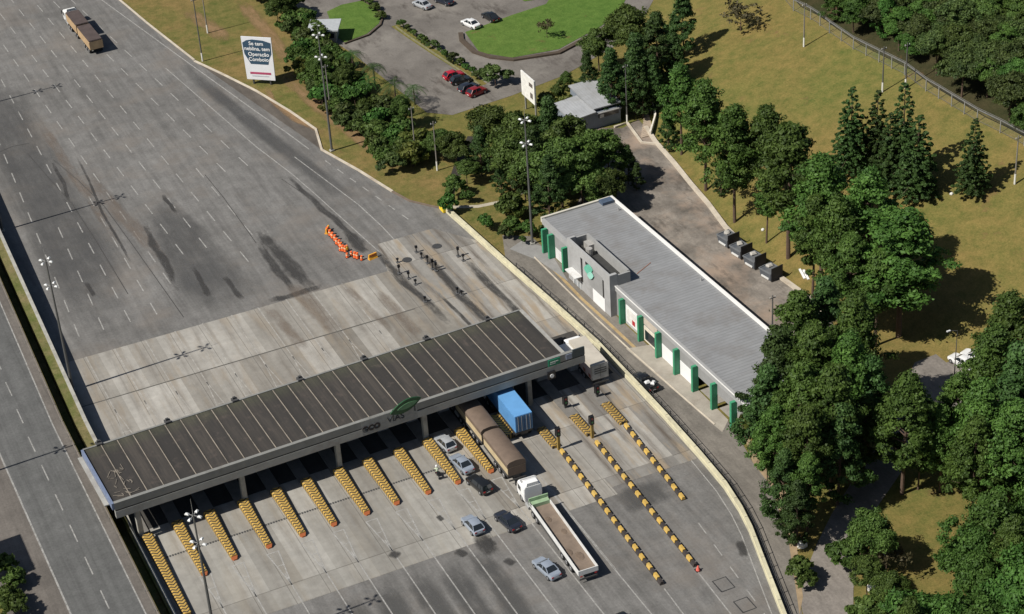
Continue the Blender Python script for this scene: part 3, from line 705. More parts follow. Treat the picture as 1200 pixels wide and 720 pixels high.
nose(-14.0, -24.5, -29.5, 1.7, 1.3, .9, .8, CHEVD, False, 'short chevron nose hidden between the brown truck and the blue container truck')
RX = [(-9.6,-29.6,-34.3),(-4.5,-29.2,-34.1),(.5,-28.8,-34.0)]
for i, (x, a, b) in enumerate(RX):
    nose(x, a, b, 1.25, 1.15, .45, .45, CHEVD, False, ['low worn chevron block right of the blue container truck','low worn chevron block in the middle of the wide lanes','low worn chevron block nearest the barrier wall'][i], 'low chevron blocks on the wide lanes')
    o = build(MB().prism([(x-.8,a+.05),(x+.8,a+.05),(x+.8,-12),(x-.8,-12)],0,.2), 'toll_island', simple('shade_dark_concrete', (.17,.16,.145), .9, .2, .8))  # same kerb colour, canopy shade painted in
    tag(o, ['grey island kerb right of the blue container truck','grey island kerb in the middle of the wide lanes','grey island kerb beside the box truck'][i], 'traffic island', 'toll island kerbs')
    booth(x, -18.2, ['grey toll booth in the shade beside the blue container truck','grey toll booth in the shade two lanes left of the barrier wall','grey toll booth in the shade beside the box truck'][i])
def band_row(p, q, lab):
    p, q = Vector(p), Vector(q); d = q-p; Ln = d.length
    o = thing('lane_separator', lab, 'lane separator', p, math.atan2(d.y,d.x)-PI/2, 'yellow and black lane separators')
    n = int(Ln/1.0)
    base = MB(); base.box(-.3,.3,0,Ln,0,.1); build(base, 'base', simple('separator_base', (.07,.06,.055), .9), o)
    for k in range(n):
        y = k*Ln/n; wob = random.uniform(-.04,.04)
        if (k//1) % 2 == 0: build(MB().loft([[(-.27+wob,y+.05,.1),(-.17+wob,y+.05,.52),(.17+wob,y+.05,.52),(.27+wob,y+.05,.1)],[(-.27+wob,y+Ln/n,.1),(-.17+wob,y+Ln/n,.52),(.17+wob,y+Ln/n,.52),(.27+wob,y+Ln/n,.1)]]), 'yellow_block', simple('block_yellow', (.54,.35,.08), .7, .2, 1.5, dirt=(.4,.3,.12)), o)
        else: build(MB().loft([[(-.3,y+.18,.12),(-.18,y+.18,.5),(.18,y+.18,.5),(.3,y+.18,.12)],[(-.3,y+Ln/n-.02,.12),(-.18,y+Ln/n-.02,.5),(.18,y+Ln/n-.02,.5),(.3,y+Ln/n-.02,.12)]]), 'dark_block', simple('block_dark', (.04,.033,.03), .8, .2, 1.5), o)
    return o
band_row((-9.4,-35.3,0), (-10.8,-65.3,0), 'long yellow and black lane separator nearest the flatbed truck')
band_row((-4.6,-35.9,0), (-5.7,-64.3,0), 'long yellow and black lane separator in the middle, with a red end marker')
band_row((.5,-34.4,0), (-.6,-52.2,0), 'shorter yellow and black lane separator next to the barrier wall')
o = thing('end_marker', 'small red and white marker at the end of the middle lane separator', 'marker', (-5.75,-65.,0)); build(MB().tube((0,0,0),(0,0,.7),.3,.08), 'cone', simple('marker_red', (.7,.14,.1)), o); build(MB().box(-.35,.35,-.35,.35,0,.06), 'foot', BLACK, o)
# barrier wall
rings = []
m = MB().strip(WALL, .55, 0., .55); m2 = MB().strip(WALL, .36, .55, .45)
w = thing('barrier_wall', 'long cream concrete barrier wall between the toll lanes and the service road', 'barrier wall', (0,0,0))
build(m, 'footing', CREAM, w)
mj = MB(); acc = 0.
for a, b in zip(WALL, WALL[1:]):
    L_ = (b-a).length; d_ = (b-a)/L_; t_ = -acc
    while t_+4. < L_:
        t_ += 4.; q = a+d_*t_; n_ = Vector((-d_.y,d_.x,0)); mj.bar(q-n_*.19+Vector((0,0,1.0)), q+n_*.19+Vector((0,0,1.0)), .07, .012)
    acc = L_-t_
build(mj, 'coping_joints', simple('joint_dark', (.12,.11,.08), .9), w); build(m2, 'coping', simple('yellowish_cream', (.56,.52,.36), .85, .2, .5, dirt=(.34,.31,.22)), w)
p = at(520,246); build(MB().box(-.55,.55,-1.1,.6,0,1.1), 'yellow_end_block', YELE, w, bevel=.08, loc=(p.x,p.y,0))
# signals
def signal(x, y, h, lab, used={}):
    k = h > 3
    if k not in used:
        s = thing('traffic_signal', lab, 'traffic signal', (x,y,.0), 0, 'small lane signals')
        build(MB().box(-.18,.18,-.18,.18,0,h-1.3), 'post', simple('signal_post_yellow', (.3,.2,.05), .7) if k else DSTEEL, s)
        hd = build(MB().box(-.3,.3,-.25,.25,h-1.3,h).box(-.36,.36,.18,.26,h-1.35,h+.05), 'head', BLACK, s, bevel=.06)
        for q, c in ((h-.35,(.25,.02,.02)),(h-.9,(.02,.15,.04))): build(MB().tube((0,-.27,q),(0,-.25,q),.14,n=10), 'lens', glass_mat('signal_lens', c, .3), hd)
        used[k] = s; return s
    s = dup(used[k]); s.location = (x,y,0); s['label'] = lab; return s
signal(-9.5,-34.75,3.5,'black traffic signal on a short yellow post, left one below the low chevron block')
signal(-4.5,-34.6,3.5,'black traffic signal on a short yellow post, in the middle of the wide lanes')
signal(-4.6,-26.9,2.,'short dark lane signal at the shade edge, farther left one')
signal(.3,-26.7,2.,'short dark lane signal at the shade edge behind the box truck')

# ================================================================ MASTS & POLES
def light_mast(loc, lab, h=21.5, used=[]):
    if used:
        o = dup(used[0]); o.location = loc; o['label'] = lab; o.rotation_euler.z = random.uniform(-.2,.2); return o
    o = thing('light_mast', lab, 'light mast', loc, 0, 'tall lighting masts')
    build(MB().tube((0,0,0),(0,0,h*.5),.21,.16).tube((0,0,h*.5),(0,0,h),.16,.09), 'pole', POLEM, o)
    build(MB().box(-.35,.35,-.35,.35,0,.25), 'foot', CONCW, o)
    build(MB().tube((0,0,h),(0,0,h+2.),.03,.015,5), 'lightning_rod', STEEL, o)
    for z in (h-.3, h-4.2):
        for k in range(4):
            a = PI/4+k*PI/2; c = Vector((math.cos(a), math.sin(a), 0)); r = .8
            g = build(MB().bar((0,0,z),c*r+Vector((0,0,z)),.06,.06), 'arm', STEEL, o)
            hd = MB().loft([[(-.26,-.14,-.1),(.26,-.14,-.1),(.26,.14,-.1),(-.26,.14,-.1)],[(-.24,-.16,.04),(.24,-.16,.04),(.24,.16,.04),(-.24,.16,.04)],[(-.12,-.08,.14),(.12,-.08,.14),(.12,.08,.14),(-.12,.08,.14)]])
            q = build(hd, 'lamp_head', LAMPM, g, smooth=True, loc=tuple(c*r+Vector((0,0,z))), rot=a)
    used.append(o); return o
p = at(389,177)
for q, lab in (((-62.6,11.5,0),'lighting mast beside the median, above the left end of the concrete slabs'),((-60.8,61.9,0),'lighting mast beside the median, farther up the road at the left edge'),((-62.,-52.,0),'lighting mast at the bottom left beside the longest chevron nose'),((-59.3,108.5,0),'lighting mast beyond the top of the median, near the far truck'),((p.x,p.y,0),'lighting mast on the grass verge beside the angled kerb'),((10.4,14.8,0),'lighting mast at the corner of the green and grey building'),((-84.5,-7.2,3.3),'lighting mast on the far side of the left carriageway')):
    light_mast(q, lab)
def pole(px, py, h, lab, dark=False, arms=True, used={}):
    L0 = on(px, py)
    if (h,dark) in used: o = dup(used[(h,dark)]); o.location = L0; o['label'] = lab; return o
    o = thing('utility_pole', lab, 'utility pole', L0, 0, 'slender utility poles')
    build(MB().tube((0,0,0),(0,0,h),.14,.08), 'pole', POLEM if dark else POLEW, o)
    build(MB().tube((0,0,0),(0,0,1.7),.155,.15), 'whitewashed_base', WHITEP, o)
    build(MB().box(-.5,.5,-.05,.05,h-.5,h-.4), 'cross_arm', POLEW, o)
    for s in (-.4,0,.4): build(MB().tube((s,0,h-.4),(s,0,h-.2),.05,.04,6), 'insulator', WHITED, o)
    used[(h,dark)] = o; return o
pole(237.5,72,12.5,'tall dark pole on the grass left of the billboard',True)
pole(243.5,39,9,'slender pole with a whitewashed base uphill of the billboard')
pole(387.5,131,9,'slender pole with a whitewashed base right behind the verge lighting mast')
pole(487,182,9,'slender pole with a whitewashed base at the lower end of the hedge strip')
pole(512.5,200,9,'slender pole with a whitewashed base beside the dark ditch trees')
pole(942,55,8,'pole with a whitewashed base near the top of the fence line')
pole(1189,216,8,'pole with a whitewashed base at the right edge of the hillside')
pole(1034,108,8,'thin pole standing behind the hillside conifers',True)
pole(735,145,11,'thin dark pole beside the white roofed hut',True)
pole(1061,104,8,'thin pole just below the boundary fence',True)
pole(905,392,6.5,'dark pole at the right end of the grey roof',True)
# fence along the hill
fp = [on(px, py+13) for px, py in ((918,-14),(930,0),(950,10),(972,26),(1000,45),(1030,60),(1060,75),(1085,94),(1115,112),(1145,130),(1172,143),(1200,158),(1230,175),(1270,200))]
fe = thing('boundary_fence', 'long grey chain link fence with thin posts dividing the hillside grass from the wood', 'fence', fp[0])
m = MB(); posts = []
for a, b in zip(fp, fp[1:]):
    n = max(1, int((b-a).length/3.2))
    for k in range(n):
        q = a+(b-a)*k/n; q.z = hz(q.x,q.y); posts.append(q)
posts.append(fp[-1])
for q in posts: build(MB().box(-.06,.06,-.06,.06,-.2,2.1), 'post', simple('fence_post_grey', (.3,.3,.28), .8), fe, loc=q-fp[0])
for a, b in zip(posts, posts[1:]):
    for dz, w_ in ((2.12,.13),(2.4,.05),(.3,.03)): m.bar(a-fp[0]+Vector((0,0,dz)), b-fp[0]+Vector((0,0,dz)), w_, w_)
build(m, 'rails', simple('fence_rail_grey', (.17,.17,.165), .8), fe)
mm, nt_, b_ = nodes('chain_link'); N = NT(nt_); tr = N.n('ShaderNodeBsdfTransparent'); mx = N.n('ShaderNodeMixShader'); mx.inputs[0].default_value = .10
b_.inputs['Base Color'].default_value = (.25,.25,.24,1); N.l(tr.outputs[0], mx.inputs[1]); N.l(b_.outputs[0], mx.inputs[2]); N.l(mx.outputs[0], nt_.nodes['Material Output'].inputs[0])
m = MB()
for a, b in zip(posts, posts[1:]):
    a, b = a-fp[0], b-fp[0]; m.add([a+Vector((0,0,.1)), b+Vector((0,0,.1)), b+Vector((0,0,2.1)), a+Vector((0,0,2.1))], [(0,1,2,3)])
build(m, 'mesh_panel', mm, fe)
# railing beside the barrier wall
rl = thing('railing', 'thin dark metal railing along the service road side of the cream barrier wall', 'railing', WALL[2])
RP = [Vector((p_.x+.75, p_.y, 0))-WALL[2] for p_ in WALL[2:-1]]
m = MB()
for a, b in zip(RP, RP[1:]):
    for z_ in (.5, 1.05): m.bar(a+Vector((0,0,z_)), b+Vector((0,0,z_)), .05, .05)
    n_ = max(1, int((b-a).length/2.2))
    for k in range(n_):
        q = a+(b-a)*k/n_; build(MB().box(q.x-.05,q.x+.05,q.y-.05,q.y+.05,0,1.1), 'post', DSTEEL, rl)
build(m, 'rails', DSTEEL, rl)
# median guard rail
gr = thing('guard_rail', 'steel guard rail along the right edge of the left carriageway', 'guard rail', (-66.8,0,3))
m = MB(); ps = curve(-66.75, [-120,-60,0,30,60,90,120,160]); m2 = MB()
for (x0,y0),(x1,y1) in zip(ps, ps[1:]):
    m.bar((x0+66.8,y0,zl(y0)-3+.6),(x1+66.8,y1,zl(y1)-3+.6),.06,.3)
    n = int((y1-y0)/4)
    for k in range(n):
        f = k/n; m2.box(x0+(x1-x0)*f+66.74, x0+(x1-x0)*f+66.84, y0+(y1-y0)*f-.05, y0+(y1-y0)*f+.05, 0, .7+zl(y0)-3)
build(m, 'rail', simple('rusty_rail', (.2,.17,.14), .7), gr); build(m2, 'posts', STEEL, gr)

# ================================================================ SERVICE BUILDING
B = thing('service_building', 'long low building with a corrugated grey roof, white edge trim and green fins', 'building', (11.5,13.1,0), R(1.75))
BL, BW, BH = 58., 12., 4.9
# local: x 0..BW, y 0..-BL
build(MB().box(.25,BW-.2,-BL+.2,-BL+.5,0,BH-.2).box(.25,BW-.2,-.5,-.2,0,BH-.2).box(BW-.5,BW-.2,-BL+.5,-.5,0,BH-.2), 'wall', GREYW, B)
rf = build(MB().box(.3,BW-.25,-BL+.2,-.2,BH-.2,BH+.02), 'roof', ROOFM, B)
build(MB().box(BW-.25,BW+.15,-BL,0.05,BH-.35,BH+.35), 'roof_trim', ROOFW, rf)
build(MB().box(-.15,BW-.25,-.2,.2,BH-.5,BH+.3), 'roof_trim', simple('cream_trim', (.55,.52,.44), .7, .1, 1.), rf)
build(MB().box(-.15,.3,-BL,-.2,BH-.75,BH+.12), 'roof_gutter', simple('grey_gutter', (.33,.33,.325), .7, .08, 1.), rf)
build(MB().box(-.22,-.16,-BL,-20.,BH-.02,BH+.16), 'roof_flashing', ROOFW, rf)
build(MB().box(BW-2.4,BW-.4,-1.6,-.3,BH+.05,BH+.5), 'roof_tarpaulin', simple('dark_blue_tarp', (.07,.10,.15), .6), rf)
build(MB().bar((4.2,-21.5,BH+.05),(7.4,-19.9,BH+.05),.12,.05), 'rust_strip', simple('rust', (.26,.12,.08)), rf)
# front wall segments between openings
fins = [-3.6,-8.2,-26.1,-31.1,-36.,-40.8,-45.7,-50.6,-55.4]
fins = [-1.4,-3.4,-7.9,-24.9,-30.2,-35.1,-40.,-44.8,-49.7,-54.6]
for y in fins:
    build(MB().box(-1.0 if y > -10 else -.85,.1,y-.42,y+.05,0,BH-.78), 'green_fin', GREEN, B, bevel=.03)
def panel(y0, y1, z0, z1, mat, nm, x0=.05, x1=.3): return build(MB().box(x0,x1,min(y0,y1),max(y0,y1),z0,z1), nm, mat, B)
panel(-.5,-10,1.9,BH-.7,GREYW,'front_wall'); panel(-.5,-3.4,0,1.9,GREYW,'front_wall')
panel(-3.9,-7.6,0,1.9,WHITED,'white_shutter',.02,.28); panel(-8.3,-10,0,1.9,GREYW,'front_wall')
panel(-22.8,-BL+.2,2.3,BH-.7,GREYW,'front_wall')
panel(-22.8,-24.6,0,2.3,GREYW,'front_wall')
panel(-25.3,-29.9,0,2.3,simple('bay_wall_light', (.42,.42,.4), .8),'front_wall')
wf = panel(-25.6,-28.8,.6,3.3,WHITE,'window_frame',-.05,.12); build(MB().box(-.07,-.051,-28.5,-25.9,.9,3.), 'pane', simple('pane_warm_white', (.72,.70,.66), .4), wf); build(MB().box(-.09,-.072,-28.2,-27.4,.9,1.7), 'red_notice', RED, wf)
wf = panel(-30.7,-34.4,2.9,3.9,TAN,'window_frame',-.05,.12); wf = panel(-30.7,-34.4,.2,2.6,simple('cream_frame', (.68,.62,.5), .7),'window_frame',-.05,.12); build(MB().box(-.07,-.051,-34.0,-31.,.5,2.1), 'pane', GLASS, wf)
panel(-35.6,-39.4,0,2.3,WHITE,'white_shutter',.0,.26); panel(-40.5,-43.6,0,2.3,WHITE,'white_shutter',.0,.26); panel(-43.6,-44.3,0,2.3,BLACK,'door',.1,.3)
for a, b in ((-45.3,-49.2),(-50.2,-54.1),(-55.1,-57.6)):
    build(MB().box(.3,BW-1,b,a,.0,.03), 'garage_floor', simple('garage_floor_concrete', (.30,.28,.25)), B)
build(MB().box(5.,5.2,-57.6,-45.,0,BH-.3), 'inner_wall', GREYW, B)
# entrance block with parapet
build(MB().box(-1.0,.2,-10.4,-10.,0,6.9).box(-1.0,.2,-22.8,-22.3,0,6.9).box(-1.0,-.7,-22.3,-10.4,0,6.9), 'entrance_block', LGREY, B)
build(MB().box(.2,2.4,-22.8,-22.5,BH+.03,6.6).box(.2,2.4,-10.3,-10.,BH+.03,6.6).box(2.1,2.4,-22.5,-10.3,BH+.03,6.75), 'parapet', simple('parapet_grey', (.3,.3,.29), .8, .1, 1.), B)
build(MB().box(.2,2.1,-22.5,-10.3,BH+.03,5.1), 'parapet_floor', simple('dark_floor', (.04,.04,.038), .6), B)  # floor between the parapets coloured near black
build(MB().box(1.2,2.1,-12.6,-11.,5.1,6.1).tube((.8,-13.4,5.1),(.8,-13.4,6.2),.5,.5,12), 'water_tanks', simple('tank_grey', (.34,.33,.31)), B)
build(MB().box(-1.04,-1.01,-14.6,-14.1,1.6,5.6).box(-1.04,-1.01,-21.,-20.7,1.2,5.2), 'dark_slot', BLACK, B)
build(MB().box(-1.03,-1.005,-20.6,-16.6,2.2,5.5), 'recess_panel', GREYW, B); build(MB().box(-1.05,-1.01,-16.6,-15.6,5.2,5.7), 'lamp_bracket', BLACK, B)
build(MB().box(-1.05,-1.01,-21.2,-17.6,0,2.2), 'white_shutter', WHITE, B)
d = build(MB().box(-1.05,-1.01,-14.0,-11.6,0,2.2), 'glass_door', simple('door_glass', (.3,.32,.33), .2), B)
for yy in (-14.,-12.85,-11.7): build(MB().box(-1.08,-1.052,yy,yy+.14,0,2.25), 'door_post', WHITE, d)
build(MB().box(-2.2,-1.01,-14.4,-11.2,2.35,2.5), 'door_awning', WHITED, B)
def circ(r, cx, cy, n=16, a0=0, a1=2*PI): return [(cx+r*math.cos(a0+(a1-a0)*i/n), cy+r*math.sin(a0+(a1-a0)*i/n)) for i in range(n)]
lg = build(upright(leaf(2.6,1.6), -.06, .06), 'leaf_emblem', TEAL, B, loc=(-1.12,-16.6,4.9), rot=-PI/2)
build(upright(leaf(1.9,1.2), -.12, -.02), 'leaf_emblem', simple('pale_teal', (.3,.6,.5), .5), B, loc=(-1.12,-17.3,4.2), rot=-PI/2)
for y in (-4,-28,-50): build(MB().tube((BW-1.,y,BH),(BW-1.,y,BH+.5),.12,.12), 'roof_vent', STEEL, rf)

# ================================================================ VEHICLES
def wheel(parent, x, y, r=.32, w=.22, name='wheel'):
    s = 1 if x > 0 else -1
    t_ = build(MB().tube((x-w/2,y,r),(x+w/2,y,r),r,n=16), name, RUB, parent, smooth=True)
    build(MB().tube((x+s*(w/2-.02),y,r),(x+s*(w/2+.012),y,r),r*.6,r*.55,12), 'rim', RIM, t_, smooth=True); return t_
def ring(y, zb, zt, w, tuck=.9):
    return [(-w*tuck,y,zb),(-w,y,zb+(zt-zb)*.35),(-w*.985,y,zb+(zt-zb)*.72),(-w*.88,y,zt),(w*.88,y,zt),(w*.985,y,zb+(zt-zb)*.72),(w,y,zb+(zt-zb)*.35),(w*tuck,y,zb)]
def make_car(paint, kind, label, cat='car'):
    o = thing({'hatch':'hatchback_car','sedan':'sedan_car','wagon':'estate_car','pickup':'pickup_truck'}[kind], label, cat)
    L = {'hatch':3.9,'sedan':4.4,'wagon':4.3,'pickup':4.9}[kind]/2; W = .86; H = {'hatch':1.48,'sedan':1.44,'wagon':1.5,'pickup':1.6}[kind]
    bt = {'hatch':.93,'sedan':.95,'wagon':.95,'pickup':1.02}[kind]
    R_ = [ring(L,.38,.62,W*.72),ring(L-.1,.25,.72,W*.88),ring(L-.45,.2,.82,W*.97),ring(L-1.05,.19,.9,W)]
    R_ += [ring(0,.18,bt,W), ring(-L+.85,.19,bt,W), ring(-L+.25,.22,bt-.02 if kind != 'hatch' else .9,W*.94), ring(-L+.05,.3,.82,W*.86), ring(-L,.4,.72,W*.74)]
    build(MB().loft(R_), 'body', paint, o, smooth=True)
    fb, ft = L-1.12, L-1.85
    rb, rt = {'hatch':(-L+.22,-L+.72),'sedan':(-L+.72,-L+1.45),'wagon':(-L+.12,-L+.35),'pickup':(-L+1.95,-L+2.1)}[kind]
    wb, wt = W*.90, W*.70; z0, z1 = bt-.03, H-.05
    cab = [(-wb,rb,z0),(wb,rb,z0),(wb,fb,z0),(-wb,fb,z0),(-wt,rt,z1),(wt,rt,z1),(wt,ft,z1),(-wt,ft,z1)]
    quad = lambda nm, ids: build(MB().add([cab[i] for i in ids], [(0,1,2,3)]), nm, GLASS, o)
    quad('windscreen', (2,3,7,6)); quad('rear_window', (0,1,5,4)); quad('side_window', (1,2,6,5)); quad('side_window', (3,0,4,7))
    rr = [[(-wt-.03,rt-.05,z1-.02),(wt+.03,rt-.05,z1-.02),(wt+.03,ft+.06,z1-.02),(-wt-.03,ft+.06,z1-.02)],[(-wt*.82,rt+.12,H),(wt*.82,rt+.12,H),(wt*.82,ft-.15,H),(-wt*.82,ft-.15,H)]]
    build(MB().loft(rr), 'roof', paint, o, smooth=True)
    for sx in (-1,1):
        ym = (ft+rt)/2; PL = [((sx*wb,fb,z0),(sx*wt,ft,z1),.07,.07),((sx*wb,rb,z0),(sx*wt,rt,z1),.1,.1),((sx*(wb+.005),ym,z0),(sx*(wt+.005),ym,z1),.09,.05)]
        if kind == 'wagon': PL.append(((sx*wb,(ym+rb)/2-.1,z0),(sx*wt,(ym+rt)/2-.1,z1),.09,.06))
        for q_ in PL: build(MB().bar(*q_), 'pillar', paint, o)
        build(MB().box(sx*W*.95-.06+sx*.06,sx*W*.95+.06+sx*.1,fb-.35,fb-.22,bt-.02,bt+.13), 'mirror', paint, o)
        build(MB().box(sx*W*.62-.16,sx*W*.62+.16,L-.2,L-.06,.56,.7), 'headlight', LENS, o)
        build(MB().box(sx*W*.66-.14,sx*W*.66+.14,-L-.01,-L+.14,.62,.8), 'taillight', TAIL, o)
        for yy in (L-.78,-L+.78): wheel(o, sx*(W-.09), yy)
    build(MB().box(-.25,.25,-L-.02,-L,.5,.62), 'number_plate', WHITED, o)
    if kind == 'pickup':
        build(MB().box(-W*.8,W*.8,-L+.2,-L+1.85,bt-.1,bt+.02), 'load_bed', BLACK, o)
        build(MB().box(-W*.86,-W*.78,-L+.15,-L+1.9,bt,bt+.12).box(W*.78,W*.86,-L+.15,-L+1.9,bt,bt+.12).box(-W*.8,W*.8,-L+.12,-L+.2,bt,bt+.12), 'bed_rail', paint, o)
    return o
def carp(nose, tail, kind, paint, label, grp=None, z=.7):
    a, b = at(*nose, z), at(*tail, z); d = a-b; c = (a+b)/2
    o = make_car(paint, kind, label); o.location = (c.x,c.y,.012); o.rotation_euler.z = math.atan2(d.y,d.x)-PI/2
    if grp: o['group'] = grp
    return o
Q = 'cars queueing at the toll plaza'
carp((512,509),(531,527),'hatch',P_SIL,'silver hatchback entering the shade of the canopy, first in its lane',Q)
carp((531,533),(551,552),'sedan',P_SILB,'silver car second in line, right behind the silver hatchback at the canopy',Q)
carp((549,556),(574,577),'wagon',P_BLK,'black car third in the lane, behind two silver cars',Q)
carp((544,603),(564,625),'hatch',P_SILB,'silver blue hatchback alone on the concrete left of the dark car',Q)
carp((582,598),(608,621),'sedan',P_DBL,'dark blue car beside the cab of the white flatbed truck',Q)
carp((627,653),(654,677),'sedan',P_SILB,'silver blue sedan left of the long flatbed trailer',Q)
carp((722,717),(746,741),'hatch',P_BLK,'dark car cut off by the bottom edge of the photo',Q)
C = 'cars in the upper car park'
carp((540,85),(523,90),'hatch',P_RED,'bright red car at the upper end of the parked group of four',C)
carp((548,91),(531,95),'hatch',P_BLK,'black car right beside the bright red car',C)
carp((557,99),(541,105),'hatch',P_DBL,'dark blue car third in the parked group of four',C)
carp((567,103),(550,110),'hatch',P_DRED,'dark red car at the lower end of the parked group of four',C)
carp((543,23),(560,31),'sedan',P_WHT,'white car parked near the corner of the bright green lawn',C)
carp((566,14),(583,24),'sedan',P_BLK,'black car parked behind the white car by the lawn',C)
carp((486,1),(503,8),'sedan',P_SIL,'silver car at the top edge of the car park',C)
carp((512,-3),(528,3),'sedan',P_DBL,'dark car cut off by the top edge, beside the silver car',C)
carp((1121,419),(1136,427),'sedan',P_WHT,'white car half hidden under trees, left one at the right edge',None)
carp((1136,414),(1152,421),'sedan',P_WHT,'white car half hidden under trees, right one at the right edge',None)
pk = carp((742,436),(768,457),'pickup',P_BLK,'black pickup truck with white sacks in its bed on the service road'); pk['category'] = 'pickup truck'
for i, (dx, dy, s_) in enumerate(((-.25,-1.2,.5),(.3,-1.75,.55))):
    q = pk.matrix_basis @ Vector((dx,dy,1.03)); o = build(MB().loft([[(-.4*k,-.3*k,z),(.4*k,-.3*k,z),(.4*k,.3*k,z),(-.4*k,.3*k,z)] for k, z in ((.8,0),(1.,.2),(.6,.42))]), 'white_sack', WHITED, smooth=True, loc=q, rot=i*.7)
    tag(o, ['bulging white sack near the cab in the black pickup bed','bulging white sack at the tail of the black pickup bed'][i], 'sack')

def tractor(o, y0, paint, cabL=2.1, H=2.9, w=1.25, axles=(1.3,5.0,6.2), nosed=False):
    """front bumper at y0, cab behind it"""
    r = [[(-w*.93,y0-.02,.55),(w*.93,y0-.02,.55),(w*.93,y0,1.4),(-w*.93,y0,1.4)]]
    pf = [(.5,0.,.95),(1.55,-.0,1.),(2.5,-.28,.98),(H,-.55,.86)]
    rings = [[(-w*k,y0+dy,z),(w*k,y0+dy,z),(w*k,y0-cabL,z),(-w*k,y0-cabL,z)] for z,dy,k in pf]
    build(MB().loft(rings), 'cab', paint, o, bevel=.07)
    zt = lambda z: -.28*(z-1.55)/.95
    build(MB().add([(-w*.85,y0+.02+zt(1.65),1.65),(w*.85,y0+.02+zt(1.65),1.65),(w*.82,y0+.02+zt(2.4),2.4),(-w*.82,y0+.02+zt(2.4),2.4)],[(0,1,2,3)]), 'windscreen', GLASS, o)
    for s in (-1,1):
        build(MB().box(min(s*w*1.0,s*(w*1.0+.015)),max(s*w,s*(w+.015)),y0-1.35,y0-.45,1.55,2.25), 'side_window', GLASS, o)
        build(MB().box(s*(w+.12)-.08,s*(w+.12)+.08,y0-.15,y0,1.7,2.4), 'mirror', BLACK, o)
        build(MB().box(s*w*.7-.2,s*w*.7+.2,y0+.0,y0+.04,.75,.95), 'headlight', LENS, o)
    if H > 2.6: build(MB().loft([[(-w*.7,y0-.8,H-.02),(w*.7,y0-.8,H-.02),(w*.7,y0-cabL+.05,H-.02),(-w*.7,y0-cabL+.05,H-.02)],[(-w*.6,y0-1.7,H+.45),(w*.6,y0-1.7,H+.45),(w*.6,y0-cabL+.05,H+.45),(-w*.6,y0-cabL+.05,H+.45)]]), 'roof_deflector', paint, o)
    build(MB().box(-w,w,y0-.0,y0+.1,.35,.62), 'bumper', simple('dark_bumper', (.08,.08,.08)), o)
    build(MB().box(-.45,.45,y0-axles[-1]-.6,y0-cabL+.1,.7,.98), 'chassis', DSTEEL, o)
    build(MB().tube((-w+.1,y0-cabL-.5,.75),(-w+.1,y0-cabL-1.6,.75),.28,n=10).tube((w-.1,y0-cabL-.5,.75),(w-.1,y0-cabL-1.6,.75),.28,n=10), 'fuel_tanks', STEEL, o)
    for a in axles:
        for s in (-1,1): wheel(o, s*(w-.2), y0-a, .5, .32 if a < 2 else .5)
def truck(name, label, px_or_xy, rz, group=None): return thing(name, label, 'truck', (px_or_xy[0],px_or_xy[1],.012), rz, group)
# white flatbed
T = truck('flatbed_truck', 'white cab truck pulling an empty long flatbed trailer with white side boards', (-17.2,-41.0), R(-2.7))
tractor(T, 0, WHITE, 2.5, 2.85, 1.25, (1.35,5.2,6.4)); build(MB().box(-1.1,1.1,-1.35,-.75,2.86,2.93), 'roof_hatch', LGREY, T)
build(MB().box(-1.27,1.27,-19.3,-4.2,1.28,1.4), 'bed', BROWNF, T)
build(MB().box(-1.3,-1.2,-19.3,-4.2,1.2,1.9), 'side_board', WHITED, T); build(MB().box(1.2,1.3,-19.3,-4.2,1.2,1.9), 'side_board', WHITED, T)
build(MB().box(-1.3,1.3,-19.4,-19.3,1.2,1.9), 'tail_board', WHITED, T); build(MB().box(-1.3,1.3,-4.25,-4.1,1.2,2.35).box(-1.3,1.3,-5.0,-4.3,1.42,1.9), 'head_board', simple('green_head_board', (.28,.40,.24), .6), T)
for x_, y_, r_ in ((-.6,-15,.5),(.3,-16.2,.6),(.5,-11,.4),(-.3,-8,.45)): build(MB().loft([[(x_+r_*k*math.cos(a),y_+r_*1.6*k*math.sin(a),z) for a in [i*PI/4 for i in range(8)]] for k, z in ((1,1.39),(.7,1.45),(.2,1.48))]), 'loose_earth', simple('loose_earth', (.15,.11,.08), .95, .25, 2.), T)
build(MB().box(-.5,.5,-19.2,-4.4,.85,1.28), 'trailer_frame', DSTEEL, T); build(MB().box(-1.2,1.2,-19.45,-19.35,.5,.7), 'rear_bumper', DSTEEL, T)
for s in (-1,1): build(MB().box(s*.95-.15,s*.95+.15,-19.46,-19.41,.95,1.1), 'taillight', TAIL, T)
for a in (14.2,15.5,16.8):
    for s in (-1,1): wheel(T, s*1.02, -a, .5, .45)
for s in (-1,1): build(MB().box(s*1.2-.03,s*1.2+.03,-13.2,-6.8,.6,1.1), 'side_guard', DSTEEL, T)
